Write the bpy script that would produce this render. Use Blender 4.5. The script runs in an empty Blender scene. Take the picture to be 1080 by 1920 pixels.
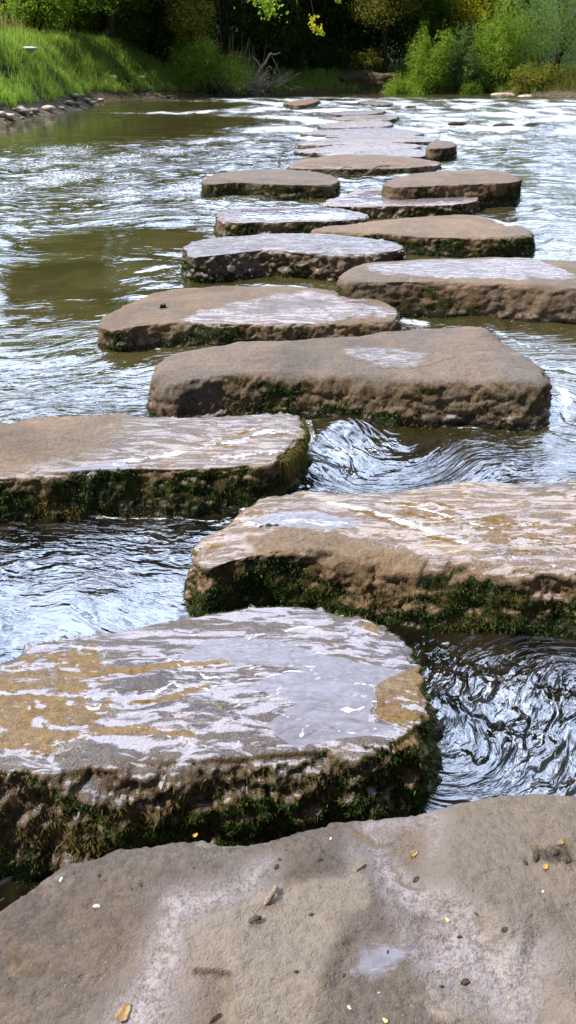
import bpy, math, random
import numpy as np
from mathutils import Vector

# ------------------------------------------------------------------ camera, sky, sun, exposure
random.seed(7)
RS = np.random.RandomState(11)
sc = bpy.context.scene
COL = sc.collection
F_PX, PITCH, CAM_H = 1390.0, math.radians(31.4), 1.5
cam_d = bpy.data.cameras.new('camera')
cam = bpy.data.objects.new('camera', cam_d)
COL.objects.link(cam)
cam_d.sensor_fit = 'VERTICAL'
cam_d.sensor_height = 36.0
cam_d.lens = F_PX / 1920.0 * 36.0
cam_d.clip_start, cam_d.clip_end = 0.05, 2000
cam.location = (0, 0, CAM_H)
cam.rotation_euler = (math.radians(90) - PITCH, 0, 0)
sc.camera = cam

SUN_ELEV, SUN_AZ = math.radians(52), math.radians(-102)      # azimuth from +Y towards +X
w = bpy.data.worlds.new("World")
sc.world = w
w.use_nodes = True
nt = w.node_tree
nt.nodes.clear()
out = nt.nodes.new('ShaderNodeOutputWorld')
bg = nt.nodes.new('ShaderNodeBackground')
bg.inputs['Strength'].default_value = 0.10
sky = nt.nodes.new('ShaderNodeTexSky')
sky.sky_type = 'NISHITA'
sky.sun_disc = False
sky.sun_elevation = SUN_ELEV
sky.sun_rotation = SUN_AZ
sky.dust_density = 2.0
tc = nt.nodes.new('ShaderNodeTexCoord')
mp = nt.nodes.new('ShaderNodeMapping')
mp.inputs['Scale'].default_value = (1.0, 1.0, 2.2)
nt.links.new(tc.outputs['Generated'], mp.inputs['Vector'])
cn = nt.nodes.new('ShaderNodeTexNoise')
cn.inputs['Scale'].default_value = 1.9
cn.inputs['Detail'].default_value = 7
cn.inputs['Roughness'].default_value = 0.58
cn.inputs['Distortion'].default_value = 0.4
nt.links.new(mp.outputs[0], cn.inputs['Vector'])
cr = nt.nodes.new('ShaderNodeValToRGB')
cr.color_ramp.elements[0].position = 0.37
cr.color_ramp.elements[1].position = 0.54
nt.links.new(cn.outputs['Fac'], cr.inputs['Fac'])
# cloud glow added ahead of the camera to whiten reflections in the water
dot = nt.nodes.new('ShaderNodeVectorMath'); dot.operation = 'DOT_PRODUCT'
nt.links.new(tc.outputs['Generated'], dot.inputs[0])
SUN_V = Vector((math.sin(SUN_AZ) * math.cos(SUN_ELEV), math.cos(SUN_AZ) * math.cos(SUN_ELEV), math.sin(SUN_ELEV)))
dot.inputs[1].default_value = (Vector((-0.05, 0.80, 0.60)).normalized())[:]
mr = nt.nodes.new('ShaderNodeMapRange')
mr.inputs['From Min'].default_value = 0.52
mr.inputs['From Max'].default_value = 0.98
mr.inputs['To Min'].default_value = 1.5
mr.inputs['To Max'].default_value = 46.0
nt.links.new(dot.outputs['Value'], mr.inputs['Value'])
vm = nt.nodes.new('ShaderNodeVectorMath'); vm.operation = 'SCALE'
vm.inputs[0].default_value = (0.74, 0.89, 1.20)
nt.links.new(mr.outputs[0], vm.inputs['Scale'])
mx = nt.nodes.new('ShaderNodeMix'); mx.data_type = 'RGBA'
nt.links.new(cr.outputs['Color'], mx.inputs['Factor'])
nt.links.new(sky.outputs['Color'], mx.inputs['A'])
nt.links.new(vm.outputs[0], mx.inputs['B'])
nt.links.new(mx.outputs['Result'], bg.inputs['Color'])
nt.links.new(bg.outputs[0], out.inputs['Surface'])

sun_d = bpy.data.lights.new('sun', 'SUN')
sun_d.energy = 4.6
sun_d.angle = math.radians(0.5)
sun_d.color = (1.0, 0.95, 0.87)
sun = bpy.data.objects.new('sun', sun_d)
COL.objects.link(sun)
sun.rotation_euler = (-SUN_V).to_track_quat('-Z', 'Y').to_euler()
sun.location = SUN_V * 60

sc.view_settings.view_transform = 'Standard'
sc.view_settings.look = 'None'
sc.view_settings.gamma = 1
sc.view_settings.exposure = 0.44
sc.render.engine = 'CYCLES'
sc.cycles.max_bounces = 6
sc.cycles.transparent_max_bounces = 8
sc.cycles.sample_clamp_indirect = 6.0
sc.cycles.sample_clamp_direct = 12.0

# ------------------------------------------------------------------ pixel <-> place helpers
CP, SP = math.cos(PITCH), math.sin(PITCH)
def pdir(px, py):
    a, b = (px - 540) / F_PX, (960 - py) / F_PX
    return np.array([a, CP + b * SP, -SP + b * CP])
def gp(px, py, z=0.0):
    d = pdir(px, py); t = (z - CAM_H) / d[2]
    return d[0] * t, d[1] * t
def gpoly(pts, z=0.0):
    return np.array([gp(x, y, z) for x, y in pts])
def at(px, py, dist):
    d = pdir(px, py); t = dist / d[1]
    return np.array([d[0] * t, dist, CAM_H + d[2] * t])

# ------------------------------------------------------------------ numpy noise
_perm = RS.permutation(256); _perm = np.concatenate([_perm, _perm, _perm])
_g = RS.normal(size=(256, 3)); _g /= np.linalg.norm(_g, axis=1)[:, None]
_gx, _gy, _gz = [np.ascontiguousarray(_g[:, k], dtype=np.float32) for k in range(3)]
_perm = _perm.astype(np.int32)
def _perlin_chunk(p):
    i = np.floor(p); f = (p - i).astype(np.float32); i = i.astype(np.int32) & 255
    u = f * f * f * (f * (f * 6 - 15) + 10)
    x0, y0, z0 = f[:, 0], f[:, 1], f[:, 2]; ux, uy, uz = u[:, 0], u[:, 1], u[:, 2]
    r = np.zeros(len(p), np.float32)
    for dx in (0, 1):
        hx = _perm[i[:, 0] + dx]; X = x0 - dx; wx_ = ux if dx else 1 - ux
        for dy in (0, 1):
            hy = _perm[hx + i[:, 1] + dy]; Y = y0 - dy; wy_ = wx_ * (uy if dy else 1 - uy)
            for dz in (0, 1):
                h = _perm[hy + i[:, 2] + dz]
                r += (_gx[h] * X + _gy[h] * Y + _gz[h] * (z0 - dz)) * (wy_ * (uz if dz else 1 - uz))
    return r * 1.5
from concurrent.futures import ThreadPoolExecutor
_pool = ThreadPoolExecutor(4)
def perlin(p):
    p = np.asarray(p, dtype=np.float64)
    if len(p) < 20000: return _perlin_chunk(p).astype(np.float64)
    return np.concatenate(list(_pool.map(_perlin_chunk, np.array_split(p, len(p) // 16000 + 1)))).astype(np.float64)
def fbm(p, octv=4, gain=0.5, lac=2.03, ridged=False):
    a, s, r = 1.0, 0.0, 0
    for k in range(octv):
        n = perlin(p + 17.3 * k)
        if ridged: n = 0.6 - np.abs(n) * 2
        r = r + a * n; s += a
        p = p * lac; a *= gain
    return r / s
def cellnoise(p):
    """blocky value per jittered cell, creased where cells meet"""
    i0 = np.floor(p).astype(np.int32); f1 = np.full(len(p), 9.0); f2 = f1.copy(); val = np.zeros(len(p))
    for dx in (-1, 0, 1):
        for dy in (-1, 0, 1):
            for dz in (-1, 0, 1):
                c = i0 + np.array([dx, dy, dz]); m = c & 255
                h = _perm[_perm[_perm[m[:, 0]] + m[:, 1]] + m[:, 2]]
                j = np.stack([h, _perm[h + 31], _perm[h + 87]], 1) / 255.0
                d = np.linalg.norm(c + j - p, axis=1)
                new = d < f1
                f2 = np.where(new, f1, np.minimum(f2, d)); f1 = np.where(new, d, f1); val = np.where(new, _perm[h + 150] / 255.0, val)
    return (val - 0.5) * 1.1 - 0.5 * sstep(0.16, 0.0, f2 - f1)
def sstep(a, b, x):
    t = np.clip((x - a) / (b - a), 0, 1)
    return t * t * (3 - 2 * t)
def poly_sd(P, poly):
    """signed distance (positive inside)"""
    P = np.asarray(P); n = len(poly)
    d = np.full(len(P), 1e9); ins = np.zeros(len(P), bool)
    for i in range(n):
        a, b = poly[i], poly[(i + 1) % n]
        e = b - a; L = max(e @ e, 1e-12)
        v = P - a
        t = np.clip((v @ e) / L, 0, 1)
        d = np.minimum(d, np.hypot(v[:, 0] - t * e[0], v[:, 1] - t * e[1]))
        c = ((a[1] > P[:, 1]) != (b[1] > P[:, 1]))
        with np.errstate(divide='ignore', invalid='ignore'):
            xi = (b[0] - a[0]) * (P[:, 1] - a[1]) / (b[1] - a[1] if b[1] != a[1] else 1e-9) + a[0]
        ins ^= c & (P[:, 0] < xi)
    return np.where(ins, d, -d)
def line_d(P, pts):
    d = np.full(len(P), 1e9)
    for i in range(len(pts) - 1):
        a, b = np.array(pts[i]), np.array(pts[i + 1]); e = b - a; v = P - a
        t = np.clip((v @ e) / max(e @ e, 1e-12), 0, 1)
        d = np.minimum(d, np.hypot(v[:, 0] - t * e[0], v[:, 1] - t * e[1]))
    return d
def catmull(pts, n, closed=True):
    pts = np.array(pts, float); m = len(pts); res = []
    segs = m if closed else m - 1
    for i in range(segs):
        if closed: p0, p1, p2, p3 = pts[(i - 1) % m], pts[i], pts[(i + 1) % m], pts[(i + 2) % m]
        else: p0, p1, p2, p3 = pts[max(i - 1, 0)], pts[i], pts[i + 1], pts[min(i + 2, m - 1)]
        for t in np.linspace(0, 1, 24, endpoint=False):
            res.append(0.5 * ((2 * p1) + (p2 - p0) * t + (2 * p0 - 5 * p1 + 4 * p2 - p3) * t * t + (3 * p1 - p0 - 3 * p2 + p3) * t ** 3))
    if not closed: res.append(pts[-1])
    res = np.array(res)
    q = np.vstack([res, res[:1]]) if closed else res
    L = np.concatenate([[0], np.cumsum(np.linalg.norm(np.diff(q, axis=0), axis=1))])
    s = np.linspace(0, L[-1], n, endpoint=not closed)
    return np.stack([np.interp(s, L, q[:, k]) for k in range(q.shape[1])], 1)

# ------------------------------------------------------------------ object helpers
def mesh_obj(name, V, Fc, mat=None, parent=None, smooth=True, attrs=None):
    me = bpy.data.meshes.new(name)
    V = np.asarray(V, np.float32); Fc = np.asarray(Fc, np.int32)
    k = Fc.shape[1]
    me.vertices.add(len(V)); me.vertices.foreach_set('co', V.ravel())
    me.loops.add(Fc.size); me.loops.foreach_set('vertex_index', Fc.ravel())
    me.polygons.add(len(Fc))
    me.polygons.foreach_set('loop_start', np.arange(0, Fc.size, k, dtype=np.int32))
    try: me.polygons.foreach_set('loop_total', np.full(len(Fc), k, dtype=np.int32))
    except Exception: pass
    if smooth: me.polygons.foreach_set('use_smooth', np.ones(len(Fc), bool))
    me.update(calc_edges=True)
    me.validate()
    if attrs:
        for an, av in attrs.items():
            a = me.attributes.new(an, 'FLOAT', 'POINT')
            a.data.foreach_set('value', np.asarray(av, np.float32))
    if mat: me.materials.append(mat)
    o = bpy.data.objects.new(name, me)
    COL.objects.link(o)
    if parent: o.parent = parent
    return o
def tag(o, label=None, cat=None, group=None, kind=None):
    if label: o['label'] = label
    if cat: o['category'] = cat
    if group: o['group'] = group
    if kind: o['kind'] = kind
    return o
def empty(name, loc):
    o = bpy.data.objects.new(name, None); COL.objects.link(o); o.location = loc
    o.empty_display_size = 0.2
    return o
def grid_faces(nr, nc, wrap=False):
    r = np.arange(nr - 1)[:, None]; c = np.arange(nc if wrap else nc - 1)[None, :]
    c2 = (c + 1) % nc
    return np.stack([(r * nc + c), (r * nc + c2), ((r + 1) * nc + c2), ((r + 1) * nc + c)], -1).reshape(-1, 4)

# ------------------------------------------------------------------ node helpers
class NT:
    def __init__(s, name):
        s.m = bpy.data.materials.new(name); s.m.use_nodes = True
        s.t = s.m.node_tree; s.t.nodes.clear()
        s.out = s.t.nodes.new('ShaderNodeOutputMaterial')
    def n(s, typ, **kw):
        nd = s.t.nodes.new(typ)
        for k, v in kw.items():
            if hasattr(nd, k) and not k.startswith('in_'): setattr(nd, k, v)
        return nd
    def set(s, sock, v):
        if isinstance(v, bpy.types.NodeSocket): s.t.links.new(v, sock)
        elif isinstance(v, (tuple, list)) and len(v) == 3 and sock.type == 'RGBA': sock.default_value = (*v, 1)
        else: sock.default_value = v
    def coord(s, scale=(1, 1, 1), rot=(0, 0, 0), src='Object'):
        t = s.n('ShaderNodeTexCoord'); m = s.n('ShaderNodeMapping')
        m.inputs['Scale'].default_value = scale; m.inputs['Rotation'].default_value = rot
        s.t.links.new(t.outputs[src], m.inputs['Vector']); return m.outputs[0]
    def noise(s, vec, scale, detail=4, rough=0.55, dist=0.0, col=False):
        nd = s.n('ShaderNodeTexNoise')
        s.set(nd.inputs['Vector'], vec); s.set(nd.inputs['Scale'], scale)
        nd.inputs['Detail'].default_value = detail; nd.inputs['Roughness'].default_value = rough
        nd.inputs['Distortion'].default_value = dist
        return nd.outputs['Color' if col else 'Fac']
    def vor(s, vec, scale, feat='F1', rnd=1.0, outp='Distance'):
        nd = s.n('ShaderNodeTexVoronoi'); nd.feature = feat
        s.set(nd.inputs['Vector'], vec); nd.inputs['Scale'].default_value = scale
        nd.inputs['Randomness'].default_value = rnd
        return nd.outputs[outp]
    def math(s, op, a, b=0.0, c=None, clamp=False):
        nd = s.n('ShaderNodeMath'); nd.operation = op; nd.use_clamp = clamp
        s.set(nd.inputs[0], a); s.set(nd.inputs[1], b)
        if c is not None: s.set(nd.inputs[2], c)
        return nd.outputs[0]
    def ramp(s, v, a, b, lo=0.0, hi=1.0, smooth=True):
        nd = s.n('ShaderNodeMapRange'); nd.interpolation_type = 'SMOOTHSTEP' if smooth else 'LINEAR'
        s.set(nd.inputs['Value'], v); s.set(nd.inputs['From Min'], a); s.set(nd.inputs['From Max'], b)
        s.set(nd.inputs['To Min'], lo); s.set(nd.inputs['To Max'], hi)
        return nd.outputs[0]
    def mix(s, f, a, b, mode='MIX'):
        nd = s.n('ShaderNodeMix'); nd.data_type = 'RGBA'; nd.blend_type = mode
        s.set(nd.inputs['Factor'], f); s.set(nd.inputs['A'], a); s.set(nd.inputs['B'], b)
        return nd.outputs['Result']
    def attr(s, name):
        nd = s.n('ShaderNodeAttribute'); nd.attribute_name = name; return nd.outputs['Fac']
    def vadd(s, a, b, scale=1.0):
        m1 = s.n('ShaderNodeVectorMath'); m1.operation = 'SCALE'; s.set(m1.inputs[0], b); s.set(m1.inputs['Scale'], scale)
        m2 = s.n('ShaderNodeVectorMath'); m2.operation = 'ADD'; s.set(m2.inputs[0], a); s.set(m2.inputs[1], m1.outputs[0])
        return m2.outputs[0]
    def bump(s, h, strength, dist, normal=None):
        nd = s.n('ShaderNodeBump'); s.set(nd.inputs['Height'], h); s.set(nd.inputs['Strength'], strength)
        nd.inputs['Distance'].default_value = dist
        if normal: s.set(nd.inputs['Normal'], normal)
        return nd.outputs[0]
    def principled(s, col, rough, bumpn=None, spec=None, ior=None, **kw):
        p = s.n('ShaderNodeBsdfPrincipled')
        s.set(p.inputs['Base Color'], col); s.set(p.inputs['Roughness'], rough)
        if bumpn: s.set(p.inputs['Normal'], bumpn)
        if spec is not None: s.set(p.inputs['Specular IOR Level'], spec)
        if ior is not None: s.set(p.inputs['IOR'], ior)
        for k, v in kw.items(): s.set(p.inputs[k.replace('_', ' ')], v)
        return p.outputs[0]
    def done(s, sh):
        s.t.links.new(sh, s.out.inputs['Surface']); return s.m

# ------------------------------------------------------------------ materials
def stone_material(name, tan=(0.40, 0.30, 0.21), grey=(0.33, 0.29, 0.26), scale=1.0):
    N = NT(name)
    co = N.coord()
    n1 = N.noise(co, 2.2 * scale, 5, 0.6, 0.6)
    n2 = N.noise(co, 9 * scale, 6, 0.65)
    n3 = N.noise(co, 70 * scale, 4, 0.7)
    n4 = N.noise(co, 260 * scale, 2, 0.6)
    wet, film0, ochre, moss, dark, white = [N.attr(a) for a in ('wet', 'film', 'ochre', 'moss', 'dark', 'white')]
    film = N.ramp(N.math('ADD', film0, N.math('MULTIPLY', N.math('SUBTRACT', n2, 0.5), 0.9)), 0.42, 0.60)
    film = N.math('MULTIPLY', film, N.ramp(film0, 0.05, 0.2))
    base = N.mix(N.ramp(n1, 0.38, 0.62), tan, grey)
    base = N.mix(N.ramp(n2, 0.45, 0.75, 0, 0.55), base, (0.15, 0.115, 0.08))
    base = N.mix(N.ramp(n2, 0.28, 0.42, 0.5, 0.0), base, (0.38, 0.32, 0.25))
    base = N.mix(N.ramp(n3, 0.35, 0.7, 0.0, 0.8), base, N.mix(1.0, base, (0.55, 0.52, 0.48), 'MULTIPLY'))
    base = N.mix(N.ramp(n4, 0.60, 0.75, 0.0, 0.45), base, (0.10, 0.08, 0.06))
    base = N.mix(N.ramp(n4, 0.25, 0.36, 0.35, 0.0), base, (0.46, 0.42, 0.36))
    n0 = N.noise(co, 1.3 * scale, 4, 0.6, 0.8)
    base = N.mix(N.ramp(n0, 0.50, 0.62, 0.0, 0.6), base, N.mix(1.0, base, (0.66, 0.64, 0.64), 'MULTIPLY'))
    stn = N.noise(N.vadd(N.coord((1.0, 5.0, 1.0)), N.noise(co, 4, 3, 0.5, 0, True), 0.35), 9 * scale, 5, 0.65, 0.6)
    base = N.mix(N.math('MULTIPLY', N.ramp(stn, 0.53, 0.60), N.ramp(wet, 0.3, 0.6, 0.0, 0.5)), base, (0.13, 0.088, 0.045))
    base = N.mix(N.math('MULTIPLY', N.ramp(stn, 0.52, 0.44), N.ramp(wet, 0.3, 0.6, 0.0, 0.85)), base, (0.47, 0.45, 0.46))
    pv = N.vor(co, 55 * scale); pit = N.math('MULTIPLY', N.ramp(pv, 0.10, 0.20, 1.0, 0.0), N.ramp(N.vor(co, 55 * scale, 'F1', 1.0, 'Color'), 0.62, 0.70))
    pit = N.math('MULTIPLY', pit, N.ramp(n1, 0.42, 0.55))
    base = N.mix(N.math('MULTIPLY', pit, 0.6), base, (0.055, 0.042, 0.03))
    pm_ = N.math('MULTIPLY', N.attr('pale'), N.ramp(N.math('ADD', n3, N.math('MULTIPLY', n4, 0.6)), 0.55, 0.95))
    base = N.mix(pm_, base, (0.40, 0.37, 0.40))
    base = N.mix(1.0, base, N.mix(N.attr('tone'), (1.16, 1.02, 0.86), (0.86, 0.88, 0.92)), 'MULTIPLY')
    # cracks
    cw = N.vadd(co, N.noise(co, 5 * scale, 4, 0.6, 0, True), 0.25)
    cr_ = N.vor(cw, 2.3 * scale, 'DISTANCE_TO_EDGE')
    crm = N.math('MULTIPLY', N.ramp(cr_, 0.001, 0.007, 1.0, 0.0), N.ramp(N.noise(co, 1.7 * scale, 3), 0.60, 0.68))
    base = N.mix(N.math('MULTIPLY', crm, 0.3), base, (0.07, 0.055, 0.04))
    # wetness darkens, algae, white sky glare painted in
    wn = N.noise(N.vadd(N.coord((1.0, 3.2, 1.0)), N.noise(co, 3, 3, 0.5, 0, True), 0.5), 11 * scale, 5, 0.62, 0.7)
    wetm = N.ramp(N.math('ADD', wet, N.math('MULTIPLY', N.math('SUBTRACT', wn, 0.5), 1.5)), 0.40, 0.56)
    wetm = N.math('MAXIMUM', wetm, film)
    base = N.mix(wetm, base, N.mix(1.0, base, (0.80, 0.78, 0.84), 'MULTIPLY'))
    base = N.mix(N.math('MULTIPLY', film, 0.85), base, (0.165, 0.148, 0.165))
    on = N.noise(N.vadd(N.coord((1.0, 2.6, 1.0), (0, 0, 0.15)), N.noise(co, 2.4, 3, 0.5, 0, True), 0.7), 6.5 * scale, 6, 0.62, 1.1)
    omn = N.math('ADD', N.math('MULTIPLY', N.math('SUBTRACT', on, 0.5), 2.0), N.math('MULTIPLY', N.math('SUBTRACT', n3, 0.5), 0.7))
    omn = N.math('ADD', omn, N.math('MULTIPLY', N.math('SUBTRACT', stn, 0.5), 1.6))
    om = N.math('MULTIPLY', N.ramp(N.math('ADD', ochre, omn), 0.46, 0.62), N.ramp(ochre, 0.05, 0.2))
    oc = N.mix(N.ramp(n3, 0.3, 0.7), (0.200, 0.112, 0.022), (0.105, 0.057, 0.013))
    base = N.mix(om, base, oc)
    ov = N.math('ADD', ochre, omn)
    men = N.math('MULTIPLY', N.math('MULTIPLY', N.ramp(ov, 0.36, 0.42), N.ramp(ov, 0.50, 0.46)), N.ramp(wet, 0.3, 0.5))
    men = N.math('MULTIPLY', men, N.ramp(n2, 0.4, 0.55))
    base = N.mix(N.math('MULTIPLY', men, 0.35), base, (0.62, 0.60, 0.62))  # glint along the film edge, painted as a pale line
    base = N.mix(N.math('MULTIPLY', N.attr('tanp'), 0.9), base, N.mix(N.ramp(n3, 0.3, 0.7), (0.285, 0.228, 0.168), (0.23, 0.185, 0.138)))
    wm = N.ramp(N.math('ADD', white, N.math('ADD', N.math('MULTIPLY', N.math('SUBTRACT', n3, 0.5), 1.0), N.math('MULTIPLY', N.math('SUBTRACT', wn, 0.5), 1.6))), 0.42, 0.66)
    base = N.mix(N.math('MULTIPLY', wm, 0.9), base, (0.66, 0.65, 0.68))  # white mask puts the sheen of wet tops into the colour
    # mossy / algae stained sides, undercut shade painted dark
    mn = N.math('ADD', N.math('MULTIPLY', N.math('SUBTRACT', n2, 0.5), 1.3), N.math('MULTIPLY', N.math('SUBTRACT', n3, 0.5), 0.6))
    mm = N.ramp(N.math('ADD', moss, mn), 0.38, 0.62)
    mossc = N.mix(N.ramp(n3, 0.42, 0.62), (0.008, 0.009, 0.004), (0.035, 0.045, 0.011))
    mossc = N.mix(N.ramp(n2, 0.48, 0.62, 0, 0.8), mossc, (0.095, 0.062, 0.022))
    base = N.mix(mm, base, mossc)
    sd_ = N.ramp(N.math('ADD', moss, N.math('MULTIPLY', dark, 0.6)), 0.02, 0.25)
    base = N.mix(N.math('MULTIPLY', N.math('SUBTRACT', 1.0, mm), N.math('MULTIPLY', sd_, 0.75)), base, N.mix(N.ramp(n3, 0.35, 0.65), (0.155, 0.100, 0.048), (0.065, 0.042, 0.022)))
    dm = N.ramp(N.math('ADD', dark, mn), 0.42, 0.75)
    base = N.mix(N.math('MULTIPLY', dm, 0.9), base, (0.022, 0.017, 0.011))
    bh = N.math('ADD', N.math('MULTIPLY', n2, 0.9), N.math('MULTIPLY', n3, 0.30))
    bh = N.math('ADD', bh, N.math('MULTIPLY', n4, 0.13))
    bh = N.math('SUBTRACT', bh, N.math('MULTIPLY', crm, 0.08))
    bh = N.math('SUBTRACT', bh, N.math('MULTIPLY', pit, 0.10))
    bstr = N.math('MULTIPLY', N.ramp(film, 0.2, 0.7, 1.0, 0.05), N.ramp(wetm, 0, 1, 0.75, 0.62))
    bn = N.bump(bh, bstr, 0.028)
    rough = N.ramp(wetm, 0, 1, 0.78, 0.27, False)
    rough = N.math('MULTIPLY', rough, N.ramp(film, 0.2, 0.8, 1.0, 0.5))
    rough = N.math('ADD', rough, N.math('MULTIPLY', mm, 0.18))
    rough = N.math('MAXIMUM', N.math('SUBTRACT', rough, N.math('MULTIPLY', dm, 0.3)), 0.07)
    spec = N.ramp(wetm, 0, 1, 0.25, 0.40, False)
    return N.done(N.principled(base, rough, bn, spec))

def leaf_material(name, c1, c2, c3=None, rough=0.45, trans=0.52):
    N = NT(name)
    g = N.n('ShaderNodeNewGeometry')
    r = g.outputs['Random Per Island']
    cn_ = N.noise(N.coord(), 0.9, 3)
    col = N.mix(N.ramp(N.math('ADD', N.math('MULTIPLY', r, 0.6), N.math('MULTIPLY', cn_, 0.6)), 0.25, 0.95), c1, c2)
    if c3: col = N.mix(N.ramp(r, 0.9, 0.96), col, c3)
    p = N.principled(col, max(rough, 0.6), None, 0.10)
    tr = N.n('ShaderNodeBsdfTranslucent'); N.set(tr.inputs['Color'], N.mix(1.0, col, (1.25, 1.35, 0.6), 'MULTIPLY'))
    ms = N.n('ShaderNodeMixShader'); ms.inputs[0].default_value = trans
    N.t.links.new(p, ms.inputs[1]); N.t.links.new(tr.outputs[0], ms.inputs[2])
    return N.done(ms.outputs[0])

def bark_material(name, c1=(0.06, 0.045, 0.03), c2=(0.02, 0.015, 0.01)):
    N = NT(name)
    co = N.coord((1, 1, 0.25))
    n = N.noise(co, 14, 6, 0.65)
    return N.done(N.principled(N.mix(N.ramp(n, 0.35, 0.65), c2, c1), 0.9, N.bump(n, 0.6, 0.03), 0.2))

def simple_material(name, c1, c2, scale=40, rough=0.8, bump=0.3, spec=0.3):
    N = NT(name)
    n = N.noise(N.coord(), scale, 5, 0.6)
    return N.done(N.principled(N.mix(N.ramp(n, 0.35, 0.65), c1, c2), rough, N.bump(n, bump, 0.01), spec))

def water_material():
    N = NT('river_water')
    turb, foam_glint, bed, warp, warpy, near = [N.attr(a) for a in ('turb', 'foam_glint', 'bed', 'wx', 'wy', 'near')]
    co0 = N.coord()
    cb = N.n('ShaderNodeCombineXYZ'); N.set(cb.inputs[0], warp); N.set(cb.inputs[1], warpy)
    flow = cb.outputs[0]
    wob = N.noise(flow, 1.6, 4, 0.55, 0, True)
    fl2 = N.vadd(flow, wob, 0.22)
    def sc_(v, s):
        m = N.n('ShaderNodeMapping'); m.inputs['Scale'].default_value = s; N.set(m.inputs['Vector'], v); return m.outputs[0]
    r1 = N.noise(sc_(fl2, (1.0, 2.2, 1)), 3.6, 3, 0.5, 0.3)
    r2 = N.noise(sc_(fl2, (1.0, 2.8, 1)), 8.5, 3, 0.5, 0.3)
    r3 = N.noise(sc_(fl2, (1.0, 2.4, 1)), 27, 2, 0.5, 1.0)
    rid = lambda v: N.math('SUBTRACT', 1.0, N.math('ABSOLUTE', N.math('MULTIPLY', N.math('SUBTRACT', v, 0.5), 3.0)))
    gro = lambda v, w_: N.ramp(N.math('ABSOLUTE', N.math('SUBTRACT', v, 0.5)), 0.0, w_, 0.0, 1.0)
    r4 = N.noise(sc_(fl2, (1.0, 3.0, 1)), 2.6, 2, 0.5, 0.3)
    r5 = N.noise(sc_(fl2, (1.0, 3.2, 1)), 6.5, 2, 0.5, 0.3)
    fine = N.math('MULTIPLY', r2, 0.015)
    fine = N.math('ADD', fine, N.math('MULTIPLY', r3, 0.0006))
    fine = N.math('ADD', fine, N.math('MULTIPLY', gro(r4, 0.085), N.ramp(N.noise(flow, 2.3, 2), 0.42, 0.58, 0.002, 0.010)))
    fine = N.math('ADD', fine, N.math('MULTIPLY', gro(r5, 0.05), N.ramp(N.noise(flow, 3.3, 2), 0.45, 0.6, 0.0002, 0.0020)))
    h = N.math('ADD', N.math('MULTIPLY', r1, 0.030), N.math('MULTIPLY', fine, near))
    bn = N.bump(h, N.ramp(turb, 0, 1, 0.02, 1.0, False), 1.0)
    # murky body: olive green silt water, brown bed stones in the shallows
    b1 = N.noise(co0, 1.3, 4, 0.6, 0.5)
    body = N.mix(N.ramp(b1, 0.35, 0.65), (0.042, 0.037, 0.011), (0.072, 0.059, 0.020))
    bs = N.noise(N.vadd(co0, wob, 0.2), 6, 5, 0.6)
    shallow = N.mix(N.ramp(bs, 0.42, 0.60), (0.004, 0.004, 0.003), (0.020, 0.014, 0.008))
    body = N.mix(bed, body, shallow)
    fn = N.noise(sc_(fl2, (1.0, 2.2, 1)), 22, 6, 0.72, 0.8)
    fm = N.ramp(N.math('ADD', foam_glint, N.math('MULTIPLY', N.math('SUBTRACT', fn, 0.5), 1.9)), 0.44, 0.66)
    col = N.mix(fm, body, (0.72, 0.76, 0.82))
    rough = N.ramp(fm, 0, 1, 0.045, 0.55, False)
    p = N.principled(col, rough, bn, 0.5, 2.35)
    return N.done(p)

M_WATER = water_material()
M_STONE = stone_material('sandstone', (0.245, 0.178, 0.122), (0.185, 0.150, 0.118))
M_STONE_NEAR = stone_material('sandstone_grey', (0.150, 0.116, 0.086), (0.118, 0.100, 0.086))
M_BARK = bark_material('bark')
M_DRIFT = bark_material('driftwood_bark', (0.55, 0.49, 0.40), (0.24, 0.19, 0.15))
M_MOSS = leaf_material('moss', (0.022, 0.050, 0.008), (0.085, 0.150, 0.024), (0.20, 0.16, 0.05), 0.42, 0.3)
M_MOSS_DRY = leaf_material('dry_moss', (0.10, 0.075, 0.022), (0.22, 0.17, 0.06), (0.05, 0.07, 0.015), 0.7, 0.3)
M_GRASS = leaf_material('grass_blades', (0.20, 0.31, 0.06), (0.40, 0.52, 0.15), (0.40, 0.40, 0.20), 0.5, 0.5)
M_DRYGRASS = leaf_material('dry_grass', (0.30, 0.25, 0.14), (0.50, 0.44, 0.28), (0.13, 0.18, 0.05), 0.7, 0.4)
M_OLIVE = leaf_material('olive_weeds', (0.10, 0.13, 0.03), (0.24, 0.24, 0.07), (0.30, 0.2, 0.08), 0.6, 0.4)
L_DARK = leaf_material('leaf_dark', (0.030, 0.065, 0.014), (0.075, 0.125, 0.028))
L_MID = leaf_material('leaf_mid', (0.07, 0.14, 0.022), (0.17, 0.25, 0.035))
L_BRIGHT = leaf_material('leaf_bright', (0.17, 0.27, 0.035), (0.34, 0.45, 0.08))
L_YEL = leaf_material('leaf_yellow', (0.30, 0.32, 0.03), (0.55, 0.48, 0.05), (0.6, 0.45, 0.05))
L_SAGE = leaf_material('leaf_sage', (0.10, 0.17, 0.055), (0.22, 0.31, 0.12))
L_OLIVE = leaf_material('leaf_olive', (0.15, 0.16, 0.03), (0.30, 0.28, 0.06))

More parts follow.
